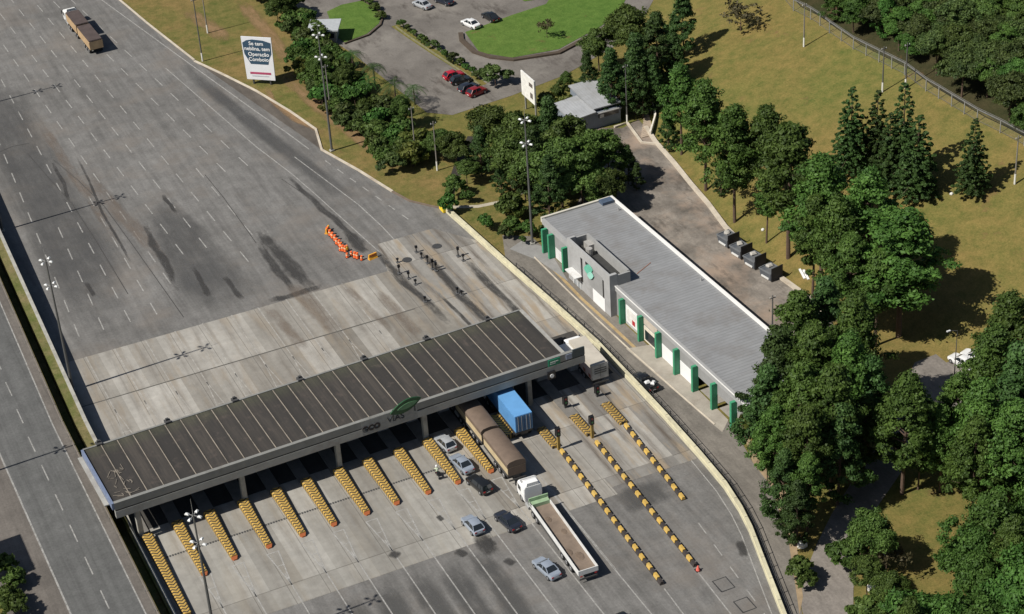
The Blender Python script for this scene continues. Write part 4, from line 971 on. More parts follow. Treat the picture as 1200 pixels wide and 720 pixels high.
# brown double trailer
T = truck('grain_truck', 'long brown truck with two tarpaulin covered trailers and tan sides', (-17.0,-18.4), R(-.6))
tractor(T, 0, simple('dark_cab', (.05,.05,.06)), 2.2, 2.8, 1.25, (1.3,4.6,5.8))
def tarped(y0, y1, T):
    g_ = build(MB().box(-1.26,1.26,y1,y0,1.2,2.75), 'side_boards', TANM, T)
    build(MB().box(-1.3,1.3,y1-.02,y0+.02,1.12,1.5), 'lower_rail', DSTEEL, g_)
    rr = []
    n = 9
    for k in range(n):
        y = y1-.04+(y0-y1+.08)*k/(n-1); sag = .08*(1-abs((k%2)*2-1)) if 0 < k < n-1 else -.1
        rr.append([(-1.31,y,2.55),(-1.3,y,3.1),(-.95,y,3.36-sag*.4),(0,y,3.42-sag),(.95,y,3.36-sag*.4),(1.3,y,3.1),(1.31,y,2.55)])
    build(MB().loft(rr), 'tarpaulin', BROWNT, T, smooth=True)
    build(MB().box(-1.22,1.22,y1-.06,y1-.045,1.3,2.5), 'rear_door', simple('brown_rear_board', (.16,.115,.085), .8), T)
    build(MB().box(-.45,.45,y1,y0,.75,1.12), 'trailer_frame', DSTEEL, T)
tarped(-3.0, -11.7, T); tarped(-12.4, -20.0, T)
for a in (8.7,10.0,15.8,17.1,18.4):
    for s in (-1,1): wheel(T, s*1.02, -a, .5, .45)
build(MB().box(-1.2,1.2,-20.15,-20.05,.5,.7), 'rear_bumper', DSTEEL, T)
# blue container
T = truck('container_truck', 'truck carrying a bright blue shipping container, tail out of the canopy shade', (-12.05,-16.5), R(-1.2))
tractor(T, 0, WHITE, 2.2, 2.8, 1.25, (1.3,4.6,5.8))
g_ = build(MB().box(-1.24,1.24,-13.9,-3.2,1.35,3.95), 'container', BLUEM, T, bevel=.02)
for s in (-1,1):
    m = MB().box(s*1.245-.01,s*1.245+.01,-13.8,-3.3,1.45,1.6)
    for k in range(27): m.box(s*1.25-.02,s*1.25+.02,-13.7+k*.39,-13.5+k*.39,1.5,3.8)
    build(m, 'side_ribs', BLUEM, g_)
build(MB().box(-1.15,1.15,-13.95,-13.9,1.45,3.85), 'container_door', CONTD, T)
m = MB()
for x_ in (-.85,-.35,.35,.85): m.tube((x_,-13.99,1.5),(x_,-13.99,3.8),.03,n=6)
build(m, 'locking_bars', STEEL, T)
build(MB().box(-1.2,1.2,-13.9,-3.4,1.05,1.33).box(-.5,.5,-13.9,-3.,.8,1.05), 'trailer_frame', DSTEEL, T)
for a in (10.2,11.5,12.8):
    for s in (-1,1): wheel(T, s*1.02, -a, .5, .45)
# box truck
T = truck('box_truck', 'grey box truck leaving the canopy beside the cream barrier wall', (2.25,-14.8), R(-1.5))
tractor(T, 0, WHITE, 2., 2.6, 1.2, (1.3,5.6,6.9))
build(MB().box(-1.25,1.25,-9.6,-2.2,1.15,3.55), 'cargo_box', simple('dusty_beige_box', (.50,.46,.39), .7, .1, .6, dirt=(.4,.35,.3)), T, bevel=.03)
build(MB().box(-1.27,-1.255,-9.4,-2.4,1.25,2.9), 'side_panel', PINK, T); m = MB()
for k in range(4): m.box(-1.29,-1.272,-9.2+k*1.7,-8.5+k*1.7,1.35,1.9)
build(m, 'side_marks', simple('rusty_marks', (.30,.10,.06)), T)
d = build(MB().box(-1.2,1.2,-9.66,-9.605,1.25,3.45), 'rear_door', simple('grey_door_panel', (.34,.34,.33), .6), T)
build(MB().box(-.9,.9,-9.7,-9.665,2.85,3.0).box(-.9,.9,-9.7,-9.665,2.5,2.65).box(-.9,.9,-9.7,-9.665,2.15,2.3).box(-.02,.02,-9.7,-9.665,1.25,3.45), 'dark_bars', DSTEEL, d)
build(MB().box(-1.2,1.2,-9.7,-9.6,.5,.75), 'rear_bumper', DSTEEL, T)
# far truck
a, b = at(76,22,0), at(112,57,0)
T = truck('cargo_truck', 'far truck with white cab and two dark tarped trailers high on the empty road', (-29.9,137.0), R(1.5))
tractor(T, 0, WHITED, 2.1, 2.7, 1.25, (1.3,4.2,5.4))
def tarped2(y0, y1):
    g_ = build(MB().box(-1.28,1.28,y1,y0,1.1,2.7), 'side_boards', simple('far_tan_boards', (.42,.29,.16), .7, .2, .8), T)
    build(MB().box(-1.3,1.3,y1,y0,2.7,2.95), 'tarpaulin', simple('dark_brown_tarp', (.075,.055,.05), .8, .2, .8), T, bevel=.1)
tarped2(-2.7,-9.6); tarped2(-10.3,-18.2)
for a_ in (8.,9.2,14.,15.4,16.8):
    for s in (-1,1): wheel(T, s*1.02, -a_, .5, .45)

# ================================================================ PEOPLE
def skin_mesh(joints, edges, rad, mats_z=None, sub=1):
    me = bpy.data.meshes.new('p'); me.from_pydata(joints, edges, []); o = bpy.data.objects.new('p', me); COL.objects.link(o)
    md = o.modifiers.new('s', 'SKIN'); sk = me.skin_vertices[0].data
    for i, r in enumerate(rad): sk[i].radius = (r, r)
    sk[0].use_root = True
    s2 = o.modifiers.new('d', 'SUBSURF'); s2.levels = sub
    dg = bpy.context.evaluated_depsgraph_get(); dg.update(); out = bpy.data.meshes.new_from_object(o.evaluated_get(dg)); bpy.data.objects.remove(o); bpy.data.meshes.remove(me)
    return out
SKIN = simple('skin', (.35,.2,.13), .6)
def person(loc, rz, label, shirt, trousers, pose='stand', hair=(.02,.015,.01)):
    if pose == 'stand': J = [(0,0,.95),(0,0,1.15),(0,0,1.38),(0,.01,1.5),(0,.02,1.62),(0,.02,1.70),(-.19,0,1.4),(-.27,.03,1.14),(-.25,.16,.92),(.19,0,1.4),(.27,.03,1.14),(.25,.16,.92),(-.1,0,.9),(-.11,.03,.5),(-.11,0,.08),(.1,0,.9),(.11,.05,.5),(.12,.02,.08),(-.11,.14,.05),(.12,.16,.05)]
    else: J = [(0,-.1,.82),(0,-.02,1.0),(0,.1,1.22),(0,.14,1.34),(0,.18,1.46),(0,.19,1.53),(-.2,.1,1.24),(-.28,.28,1.05),(-.26,.5,1.0),(.2,.1,1.24),(.28,.28,1.05),(.26,.5,1.0),(-.12,-.05,.78),(-.2,.32,.7),(-.17,.15,.3),(.12,-.05,.78),(.2,.32,.7),(.17,.15,.3),(-.17,.3,.28),(.17,.3,.28)]
    Ed = [(0,1),(1,2),(2,3),(3,4),(4,5),(2,6),(6,7),(7,8),(2,9),(9,10),(10,11),(0,12),(12,13),(13,14),(0,15),(15,16),(16,17),(14,18),(17,19)]
    rad = [.14,.13,.16,.06,.105,.09,.07,.055,.04,.07,.055,.04,.1,.075,.05,.1,.075,.05,.04,.04]
    me = skin_mesh(J, Ed, rad); me.name = 'body'
    for m_ in (shirt, trousers, SKIN): me.materials.append(m_)
    zh, zw = (J[3][2], J[0][2])
    for p_ in me.polygons:
        z = p_.center.z; hand = (Vector(p_.center)-Vector(J[8])).length < .1 or (Vector(p_.center)-Vector(J[11])).length < .1
        p_.material_index = 2 if (z > zh or hand) else (0 if z > zw else 1); p_.use_smooth = True
    o = obj('person', me, loc=loc, rot=rz); tag(o, label, 'person'); return o, J
prs, J = person(at(408,299,0), .4, 'road worker in a yellow vest standing among the orange cones', YELL, DSTEEL)
build(MB().loft([[(.13*k*math.cos(a),.02+.15*k*math.sin(a),z) for a in [i*PI/5 for i in range(10)]] for k, z in ((1,1.68),(.95,1.75),(.5,1.81))]), 'helmet', simple('helmet_orange', (.8,.2,.05)), prs, smooth=True)
mc = thing('motorcycle', 'small dark motorcycle carrying a rider between two chevron noses', 'motorcycle', (-25.75,-32.2,.012), R(-8))
for y in (.62,-.62):
    w_ = build(MB().tube((-.06,y,.3),(.06,y,.3),.3,n=18), 'wheel', RUB, mc, smooth=True); build(MB().tube((-.065,y,.3),(.065,y,.3),.19,n=12), 'rim', RIM, w_)
build(MB().bar((0,.6,.35),(0,.35,.95),.1,.08).bar((-.35,.33,1.0),(.35,.33,1.0),.05,.05), 'fork_and_handlebar', STEEL, mc)
build(MB().loft([[(-.12,.4,.6),(.12,.4,.6),(.1,.4,.82),(-.1,.4,.82)],[(-.17,.15,.55),(.17,.15,.55),(.15,.15,.86),(-.15,.15,.86)],[(-.1,-.05,.5),(.1,-.05,.5),(.1,-.05,.78),(-.1,-.05,.78)]]), 'fuel_tank', P_DRED, mc, smooth=True)
build(MB().box(-.13,.13,-.62,-.02,.66,.78), 'seat', BLACK, mc, bevel=.03); build(MB().box(-.14,.14,-.2,.3,.25,.55), 'engine', DSTEEL, mc); build(MB().box(-.22,.22,-.95,-.6,.78,1.12), 'top_box', BLACK, mc, bevel=.03)
prs, J = person((-25.75,-32.2,.03), R(-8), 'motorcycle rider in a pale green jacket and white helmet', simple('pale_green_jacket', (.55,.62,.45)), BLACK, 'ride')
build(MB().loft([[(.15*k*math.cos(a),.18+.17*k*math.sin(a),z) for a in [i*PI/6 for i in range(12)]] for k, z in ((.75,1.38),(1,1.48),(1,1.55),(.7,1.64),(.25,1.67))]), 'helmet', WHITE, prs, smooth=True)

# ================================================================ ROAD WORKS AND SMALL THINGS
cone0 = None
random.seed(5)
CN = [(384,273),(387,276),(390,279),(393,282),(395,286),(398,288),(400,291),(402,294),(405,295),(412,300),(416,302),(419,303),(424,305),(389,278),(399,294),(407,302)]
for i, p in enumerate(CN):
    q = at(*p)
    if cone0 is None:
        cone0 = o = thing('traffic_drum', '', 'traffic drum', q, 0, 'orange drums and cones on the closed lane')
        build(MB().box(-.33,.33,-.33,.33,0,.06), 'foot', BLACK, o); bd = build(MB().tube((0,0,.06),(0,0,1.),.29,.2,12), 'body', ORANGE, o, smooth=True)
        build(MB().tube((0,0,.55),(0,0,.72),.258,.236,12), 'band', simple('cream_band', (.7,.55,.35)), bd)
    else: o = dup(cone0); o.location = q
    o['label'] = 'orange traffic drum in the dense row closing a lane upstream of the canopy' if i < 9 or i > 12 else 'orange traffic drum at the loose lower end of the row'
    if i in (9,12,13,14,15): o.scale = (.8,.8,.8)
for i, (p, a) in enumerate((((437,303),.2),((384,272),.9))):
    o = thing('road_barrier', ['yellow plastic road barrier at the lower end of the orange drums','yellow plastic road barrier at the upper end of the orange drums'][i], 'barrier', at(*p), a)
    build(MB().loft([[(-.75,-.3,0),(.75,-.3,0),(.75,.3,0),(-.75,.3,0)],[(-.72,-.12,.4),(.72,-.12,.4),(.72,.12,.4),(-.72,.12,.4)],[(-.7,-.1,.85),(.7,-.1,.85),(.7,.1,.85),(-.7,.1,.85)]]), 'body', simple('amber_plastic', (.8,.38,.04), .5), o); build(MB().box(-.5,.5,-.13,.13,.5,.68), 'red_band', simple('barrier_red', (.6,.08,.04)), o)
# upstream sensor posts with small arms
S0 = None
SP = [((488,296),1.5,'row on the left kerb line of the middle lane, first'),((494,303),1.3,'second'),((501,309),1.8,''),((507,316),2.3,''),((511,318),2.0,''),((466,308),1.,''),((468,321),2.,''),((479,327),1.6,''),((487,334),1.2,''),((498,354),1.2,''),((537,301),2.2,''),((543,306),1.5,''),((536,344),1.3,''),((541,346),1.,'')]
desc = ['short dark post at the upper end of the middle post row','short dark post second in the middle post row','dark post third in the middle post row','tallest dark post of the middle row upstream of the canopy','dark post lowest in the middle row upstream of the canopy','small dark post right below the yellow barrier','tall dark post of the left row beside the slab edge','dark post below the tall one in the left row','small dark post at the lower end of the left row','lone low dark post close above the canopy roof','tall dark post of the right row near the barrier wall','shorter dark post of the right row near the barrier wall','low dark post alone between the middle and right rows','lowest dark box post between the middle and right rows']
for i, (p, h, _) in enumerate(SP):
    q = at(*p)
    if S0 is None:
        S0 = o = thing('sensor_post', '', 'sensor post', q, 0, 'dark posts upstream of the wide lanes')
        build(MB().box(-.1,.1,-.1,.1,0,.9), 'post', DSTEEL, o); build(MB().box(-.25,.25,-.2,.2,.75,1.05), 'head', BLACK, o); build(MB().box(-.3,.3,-.4,.4,0,.12), 'foot', simple('post_foot', (.1,.1,.1)), o)
    else: o = dup(S0); o.location = q
    o.scale = (.75,.75,h*.75); o['label'] = desc[i]
for i, p in enumerate(((512,289),(477,305))):
    o = build(MB().prism(circ(.75,0,0,12),0,.05), 'manhole_cover', simple('iron_cover', (.05,.05,.05), .6), loc=at(*p)+Vector((0,0,.03))); tag(o, ['round dark manhole cover on the right of the middle post row','round dark manhole cover on the left of the middle post row'][i], 'manhole cover')
for i, (p, c) in enumerate((((848,685),1),((873,709),1))):
    q = at(*p); m = MB()
    sq = [(q.x-.9,q.y-1.1),(q.x+.9,q.y-1.1),(q.x+.9,q.y+1.1),(q.x-.9,q.y+1.1),(q.x-.9,q.y-1.1)]
    m.strip(sq, .18, .012); struct(m, 'loop_sealant', simple('tar_seal', (.035,.035,.035)))
for i, p in enumerate(((40,302),(42,308),(46,335),(50,338),(43,343),(48,332))[:0]): pass
# bins along the lot
W0 = None
for i, (p, lab) in enumerate((((853,285),'dark slate steel waste container at the upper end of the row of four'),((868,298),'dark slate steel waste container second from the top of the row'),((884,310),'dark slate steel waste container third from the top of the row'),((903,324),'dark slate steel waste container at the lower end, set apart from the others'))):
    q = at(*p)
    if W0 is None:
        W0 = o = thing('waste_container', lab, 'container', q, R(8), 'steel containers along the back lot kerb')
        build(MB().loft([[(-1.1,-1.2,0),(1.1,-1.2,0),(1.1,1.2,0),(-1.1,1.2,0)],[(-1.3,-1.45,1.5),(1.3,-1.45,1.5),(1.3,1.45,1.5),(-1.3,1.45,1.5)]]), 'body', SLATE, o)
        build(MB().box(-1.35,1.35,-1.5,-1.35,1.4,1.62).box(-1.35,1.35,1.35,1.5,1.4,1.62).box(-1.35,-1.2,-1.35,1.35,1.4,1.62).box(1.2,1.35,-1.35,1.35,1.4,1.62), 'rim', simple('slate_rim', (.14,.15,.16)), o)
        build(MB().box(-1.2,1.2,-1.3,.2,1.5,1.56), 'lid', simple('lid_grey', (.12,.125,.13)), o)
        build(MB().box(-1.3,-1.15,-.9,.9,.2,.5), 'white_label', WHITED, o); o.scale = (.88,.88,.88)
        build(MB().box(-1.25,1.25,-1.62,-1.5,.1,2.6), 'dark_frame', simple('frame_black', (.025,.025,.028)), o)
    else: o = dup(W0); o.location = q; o['label'] = lab; o.rotation_euler.z = R(8)+random.uniform(-.08,.08)
    bl = build(MB().loft([[(.62*k*math.cos(a)*1.1,.62*k*math.sin(a),z) for a in [j*PI/3+.35*math.sin(j*2.3+i) for j in range(6)]] for k, z in ((.8,0),(.9,.2),(.55,.38))]), 'white_bundle', simple('grubby_white', (.42,.40,.36), .8, .15, 2.), smooth=True, loc=(q.x+.2,q.y+.65,1.32))
    tag(bl, ['grubby white bundle on top of the uppermost steel container','grubby white bundle on the second steel container from the top','grubby white bundle on the third steel container from the top','grubby white bundle on the lowest steel container'][i], 'bundle')
for i, p in enumerate(((940,322),(944.5,323))):
    q = on(*p); o = build(MB().box(-.16,.16,-1.1,1.1,.05,.22), 'white_plank', WHITE, loc=q, rot=R(38)); o.rotation_euler = (R(10),0,R(-12)); tag(o, ['left one of two white planks lying on the grass','right one of two white planks lying on the grass'][i], 'plank')
for i, (p, lab) in enumerate((((812,219),'white stone block on the grass below the lot edge trees, upper left one'),((829,212),'small white stone block farther up the grass between pine trunks'),((894,270),'white stone block between the pine trunks behind the containers'),((994,198),'pale stone on the hillside left of the conifers'),((1115,228),'pale stone lower left of the lone conifer'),((1135,222),'pale stone right below the lone conifer'),((940,640),'white stone at the foot of trees beside the access road'),((1036,648),'white box like block among the bushes at the bottom'),((1022,690),'white block on the ground at the bottom right road edge'),((1030,633),'white block above the others among the bushes'))):
    q = on(*p); r_ = .26 if i < 6 else .6
    o = build(MB().loft([[(r_*k*math.cos(a)*1.2,r_*k*math.sin(a),z) for a in [j*PI/3+.3 for j in range(6)]] for k, z in ((1,0),(.95,r_*.7),(.5,r_*1.2))]), 'stone_block', WHITEP, loc=q); tag(o, lab, 'stone block')
# billboard
a, b = at(290,92.5,1.), at(323,94.5,1.); c = (a+b)/2; wd = (b-a).length
bb = thing('billboard', 'tall white billboard with a dark blue shape and white lettering on the grass verge', 'billboard', (c.x,c.y,0), math.atan2(b.y-a.y,b.x-a.x))
Hb = 8.3
def trap(w0, w1, z0, z1): return [(-w0/2,z0),(w0/2,z0),(w1/2,z1),(-w1/2,z1)]
build(upright(trap(wd,wd*1.06,1.,1+Hb), -.1, .1), 'panel', simple('panel_white', (.74,.75,.77), .5, .03), bb)
w2 = wd*.47
shape = [(-w2*.62,1+Hb*.37),(w2*.70,1+Hb*.37),(w2*.8,1+Hb*.5),(w2*1.02,1+Hb*.62),(w2*1.06,1+Hb*.88),(w2*.5,1+Hb*.93),(-w2*.3,1+Hb*.945),(-w2*.75,1+Hb*.92),(-w2*1.06,1+Hb*.86),(-w2*1.0,1+Hb*.6),(-w2*.75,1+Hb*.45)]
build(upright(shape, -.13, -.1), 'blue_field', simple('billboard_navy', (.035,.075,.12), .5, .05), bb)
for k, (s, z, x_) in enumerate((('Se tem',.85,-.1),('neblina, tem',.73,0),('Operação',.60,.15),('Comboio',.48,.05))):
    obj('lettering', text_mesh(s, .98, WHITE, .01, bold=.015), bb, (x_, -.15, 1+Hb*z), (R(90),0,0))
build(MB().box(-wd*.36,wd*.38,-.12,-.1,1+Hb*.13,1+Hb*.18), 'red_line', simple('line_crimson', (.4,.06,.13)), bb)
build(MB().box(-wd*.3,wd*.3,-.12,-.1,1+Hb*.075,1+Hb*.1), 'small_print', simple('print_grey', (.45,.46,.5)), bb)
for x_ in (-wd*.3, wd*.3): build(MB().box(x_-.12,x_+.12,.1,.35,0,1+Hb*.9), 'post', DSTEEL, bb); build(MB().bar((x_,2.6,0),(x_,.2,1+Hb*.7),.12,.12), 'brace', DSTEEL, bb)
# white sign
sg = thing('white_signboard', 'white signboard with two dark marks standing above the trees by the upper road', 'signboard', (28.9,54.4,0), 0)
build(MB().box(-.12,.12,-2.6,2.6,2.7,7.2), 'panel', simple('panel_warm_white', (.75,.74,.7), .5), sg)
build(MB().box(-.14,-.122,-2.,-.6,5.6,6.3).box(-.14,-.122,-1.9,-.9,3.5,4.5), 'dark_marks', simple('mark_brown', (.12,.1,.09)), sg)
for y in (-2,2): build(MB().box(.13,.4,y-.12,y+.12,0,7.), 'post', STEEL, sg)
# kiosk
q = at(376,37,0); q2 = at(392,40,0)
kq = thing('kiosk', 'small square kiosk with a flat white roof beside the upper lawn', 'kiosk', (9.6,102.2,0), R(-28))
build(MB().box(-2.3,2.3,-2.,2.,0,2.5), 'wall', simple('kiosk_wall', (.3,.29,.27)), kq); build(MB().box(-2.9,2.9,-2.6,2.6,2.5,2.75), 'roof', simple('kiosk_roof', (.40,.42,.43), .6, .1), kq)
build(MB().box(-.5,.5,-2.05,-2.005,0,2.1), 'door', DSTEEL, kq); build(MB().box(1.,2.,-2.05,-2.005,1.,1.9), 'window', GLASS, kq)
# hut with stepped roofs
hq = thing('utility_hut', 'low hut with two stepped pale roofs and bluish grey walls among the trees', 'building', (36.4,43.6,0), 0)
build(MB().box(-4.6,4.4,0,6.5,0,2.9), 'wall', simple('hut_wall', (.20,.23,.27), .7, .1), hq)
build(MB().box(-.3,4.3,2.5,9.5,0,3.3), 'wall', simple('hut_wall', (.2,.23,.27)), hq)
build(MB().loft([[(-5,-.5,2.75),(-.4,-.5,3.15),(-.4,6.8,3.15),(-5,6.8,2.75)],[(-5,-.5,2.95),(-.4,-.5,3.35),(-.4,6.8,3.35),(-5,6.8,2.95)]]), 'roof', HUTROOF, hq)
build(MB().loft([[(-.5,.2,3.4),(4.7,.2,3.4),(4.7,9.8,3.75),(-.5,9.8,3.75)],[(-.5,.2,3.6),(4.7,.2,3.6),(4.7,9.8,3.95),(-.5,9.8,3.95)]]), 'roof', HUTROOF, hq)
build(MB().box(.2,4.,-.06,-.005,1.8,2.5), 'window', GLASS, hq); build(MB().box(.3,1.,-.5,0,2.0,2.6).box(-.2,4.4,-.5,-.02,2.75,2.88), 'awning', STEEL, hq); build(MB().box(-3.2,-2.2,-.05,-.005,0,2.1), 'door', DSTEEL, hq)
# lamp posts small
for i,(p,h,lab) in enumerate((((1118,446),8,'curved street lamp beside the white cars under the trees'),)):
    q = at(*p); o = thing('street_lamp', lab, 'street lamp', q, 0); build(MB().tube((0,0,0),(0,0,h),.08,.05).tube((0,0,h),(-1.2,0,h+.4),.05,.04), 'pole', POLEM, o); build(MB().box(-1.7,-1.15,-.12,.12,h+.33,h+.48), 'lamp_head', LAMPM, o)
# off-frame billboard on the far side of the left carriageway that throws the shadow at the lower left
o = thing('roadside_billboard', 'large board outside the frame whose dark shadow falls on the left carriageway', 'billboard', (-92.2,-25.5,3), 0)
build(MB().box(-.15,.15,-4.6,3.2,7.4,16.), 'panel', WHITED, o)
for y in (-3,2): build(MB().box(-.3,-.1,y-.2,y+.2,0,14), 'post', DSTEEL, o)

# ================================================================ VEGETATION
OUT = {}; KEEP = []
def leafmesh(name, P, tone, size, mat, flat=.5, seed=1):
    rng = np.random.default_rng(seed); n = len(P)
    nr = OUT[id(P)] + rng.normal(size=(n,3))*.7; nr[:,2] += .25; nr /= np.linalg.norm(nr,axis=1,keepdims=True)
    a = rng.normal(size=(n,3)); a -= (a*nr).sum(1,keepdims=True)*nr; a /= np.linalg.norm(a,axis=1,keepdims=True)
    b = np.cross(nr, a)
    s = size*rng.uniform(.6,1.4,(n,1)); asp = rng.uniform(.35,.8,(n,1))
    c = np.stack([P-a*s-b*s*asp*.3, P-b*s*asp, P+a*s+b*s*asp*.2, P+b*s*asp], 1).reshape(-1,3)
    me = bpy.data.meshes.new(name); me.vertices.add(4*n); me.vertices.foreach_set('co', c.ravel())
    me.loops.add(4*n); me.loops.foreach_set('vertex_index', np.arange(4*n)); me.polygons.add(n); me.polygons.foreach_set('loop_start', np.arange(n)*4)
    me.update(calc_edges=True)
    at_ = me.attributes.new('tone', 'FLOAT', 'FACE'); at_.data.foreach_set('value', np.clip(tone,0,1).astype(np.float32))
    me.materials.append(mat); return me
def clumps(C, Rc, per, rng, sq=.7):
    P = []; T = []; O = []; zc = np.mean([c[2] for c in C])
    for (x,y,z), r in zip(C, Rc):
        d = rng.normal(size=(per,3)); d /= np.linalg.norm(d,axis=1,keepdims=True); d *= (rng.uniform(.05,1.25,(per,1))**.6)*r; d[:,2] *= sq*rng.uniform(.6,1.1); d += np.array([x,y,0])/(math.hypot(x,y)+.1)*rng.uniform(-.3,.5,(per,1))*r
        t = rng.uniform(0,1); P.append(d+np.array([x,y,z])); w_ = np.array([x,y,(z-zc)*.5]); w_ = w_/(np.linalg.norm(w_)+.3); O.append(d/r*1.0+w_*.35); T.append(np.clip(t*.7+.15+rng.normal(0,.13,per),0,1))
    P = np.concatenate(P); OUT[id(P)] = np.concatenate(O); KEEP.append(P); return P, np.concatenate(T)
def trunk_mesh(h, r, limbs, rng, lean=.02):
    m = MB(); p = Vector((0,0,-.6)); k = 6; q0 = p
    pts_ = [Vector((rng.normal()*lean*h*.3*i/k, rng.normal()*lean*h*.3*i/k, h*i/k)) for i in range(k+1)]; pts_[0] = Vector((0,0,-.6))
    for i in range(k): m.tube(pts_[i], pts_[i+1], r*(1-i/k*.75), r*(1-(i+1)/k*.75), 7)
    for (x,y,z) in limbs:
        zb = max(h*.25, z-math.hypot(x,y)*.55); m.tube((0,0,min(zb,h*.95)), (x,y,z), r*.35, r*.1, 5)
    return m.mesh('trunk', BARK, True)
def pine(H, Rr, seed, mat, base=.36, per=140, nc=175, leaf=.18, top=.75):
    rng = np.random.default_rng(seed); C = []; Rc = []
    lob = rng.uniform(.55,1.25,(7,))
    for _ in range(nc):
        t = rng.uniform(0,1)**.85; z = H*(base+(1-base)*t)
        prof = (min(1,(t+.10)/.3)**.7)*(1-max(0,(t-.22)/.78)**1.25*top)
        th = rng.uniform(0,2*PI); lf_ = lob[int(th/(2*PI)*5+t*9)%7]; r = Rr*prof*lf_*rng.uniform(.25,1)**.5
        C.append((r*math.cos(th), r*math.sin(th), z)); Rc.append(rng.uniform(.5,1.1)*Rr/4.6)
    P, T = clumps(C, Rc, per, rng)
    return trunk_mesh(H*.92, .24*H/18, [C[i] for i in range(0,nc,6)], rng), leafmesh('crown', P, T, leaf, mat, .6, seed)
def conifer(H, Rr, seed, mat):
    rng = np.random.default_rng(seed); C = []; Rc = []; z = H*.12
    while z < H*.98:
        t = (z/H-.12)/.88; L_ = Rr*(1-t)**.75*rng.uniform(.8,1.15); n = max(3,int(8*(1-t)+3)); a0 = rng.uniform(0,6)
        for k in range(n):
            a = a0+2*PI*k/n+rng.normal()*.15; l = L_*rng.uniform(.7,1.15); steps = max(1,int(l/.6))
            for s_ in range(1, steps+1):
                f = s_/steps; C.append((l*f*math.cos(a), l*f*math.sin(a), z-.25*l*f*f+.15*rng.normal())); Rc.append(.55*(1-.35*f)*max(.55,(1-t*.4)))
        z += .85*(1-.35*t)
    P, T = clumps(C, Rc, 44, rng, .45)
    return trunk_mesh(H*.97, .17, [C[i] for i in range(0,len(C),25)], rng, .0), leafmesh('crown', P, T, .19, mat, .5, seed)
def broad(H, Rr, seed, mat, base=.3, lobes=8, per=120, leaf=.19, nl=22):
    rng = np.random.default_rng(seed); C = []; Rc = []; LB = []
    for k in range(lobes):
        th = 2*PI*k/lobes*1.7+rng.normal()*.3; rr = Rr*rng.uniform(.25,.68) if k else 0; zz = H*(base+(1-base)*(rng.uniform(.35,.7) if k else .72)); q = Rr*rng.uniform(.34,.5)
        LB.append((rr*math.cos(th), rr*math.sin(th), zz)); 
        for _ in range(nl):
            d = rng.normal(size=3); d /= np.linalg.norm(d); d[2] = abs(d[2])*.9-.25; C.append((LB[-1][0]+d[0]*q, LB[-1][1]+d[1]*q, zz+d[2]*q)); Rc.append(rng.uniform(.4,.8)*Rr/3.8)
    P, T = clumps(C, Rc, per, rng)
    return trunk_mesh(H*.7, .2*H/12, LB, rng), leafmesh('crown', P, T, leaf, mat, .6, seed)
SPEC = {}
def species(key, makers, nm, H): SPEC[key] = (makers, nm, H)
species('Q', [pine(18,3.9,11,LF_PINE,top=.88), pine(18,3.6,12,LF_PINE,.42,top=.85), pine(18,4.1,13,LF_PINE,.3,140,185,top=.9), pine(18,3.7,14,LF_PINE,.34,140,165,top=.95)], 'pine_tree', 18)
species('D', [pine(15,3.5,21,LF_CON,.12,130,150,.18,.95), pine(15,3.7,22,LF_CON,.1,130,160,.18,.92)], 'dense_pine', 15)
species('P', [conifer(15,3.1,31,LF_CON), conifer(15,3.3,32,LF_CON), conifer(15,2.9,33,LF_CON)], 'conifer_tree', 15)
species('B', [broad(11,4.4,41,LF_BRO,.2), broad(11,4.2,42,LF_BRO,.15), broad(11,4.6,43,LF_BRO,.2,9)], 'broadleaf_tree', 11)
species('O', [broad(11,4.6,51,LF_OLV,.1), broad(11,4.2,52,LF_OLV,.1), broad(11,4.8,53,LF_OLV,.1,10), broad(12,4.0,54,LF_PINE,.2)], 'broadleaf_tree', 11)
species('G', [broad(13,4.4,61,LF_BRI,.1,9), broad(13,4.7,62,LF_BRI,.1,10), pine(13,4.2,63,LF_BRI,.1,130,150,.19,.7)], 'broadleaf_tree', 13)
species('K', [broad(3.6,2.0,71,LF_BRO,0,5,46,.24,10), broad(3.6,2.2,72,LF_BRO,0,6,46,.24,9), broad(3.4,1.9,73,LF_OLV,0,5,46,.24,10), broad(3.4,1.9,76,LF_BRI,0,5,46,.24,10)], 'bush', 3.6)
species('Y', [broad(3.6,2.1,74,LF_YEL,0,6,46,.24,10)], 'bush', 3.6)
species('S', [broad(5,3.,75,LF_DRY,.1,6,14,.22,9)], 'scrub_tree', 5)
USED = {}
rt = random.Random(99)
def tree(key, loc, h, label, group=None, rs=1., var=None):
    mk, nm, H0 = SPEC[key]; i = rt.randrange(len(mk)) if var is None else var
    tr_, cr = mk[i]; k = h/H0
    o = bpy.data.objects.new(nm, None); COL.objects.link(o); o.location = loc; o.rotation_euler = (rt.uniform(-.03,.03), rt.uniform(-.03,.03), rt.uniform(0,6.28)); o.scale = (k*rs, k*rs, k)
    tag(o, label, 'bush' if nm == 'bush' else 'tree', group)
    for n_, me in (('trunk', tr_), ('crown', cr)):
        c_ = obj(n_, me, o)
    return o
def T_(key, px, py, h, label, group=None, rs=1.):
    q = on(px, py, h*.97); return tree(key, q, h, label, group, rs)
G1 = 'conifers on the hillside grass'
for p, lab in (((1000,103,15,1.),'dark conical conifer at the left of the hillside group'),((1028,107,13,1.),'slim conifer second from the left in the hillside group'),((1062,100,17,1.05),'tallest pointed conifer of the hillside group'),((1045,133,13,1.1),'conifer in front of the tallest one in the hillside group'),((1077,137,14,1.2),'conifer at the right end of the hillside group'),((1145,141,12.5,1.05),'lone conifer on the grass near the fence, right of the group')):
    T_('P', p[0], p[1], p[2], lab, G1, p[3])
G2 = 'pines in the row along the back lot kerb'
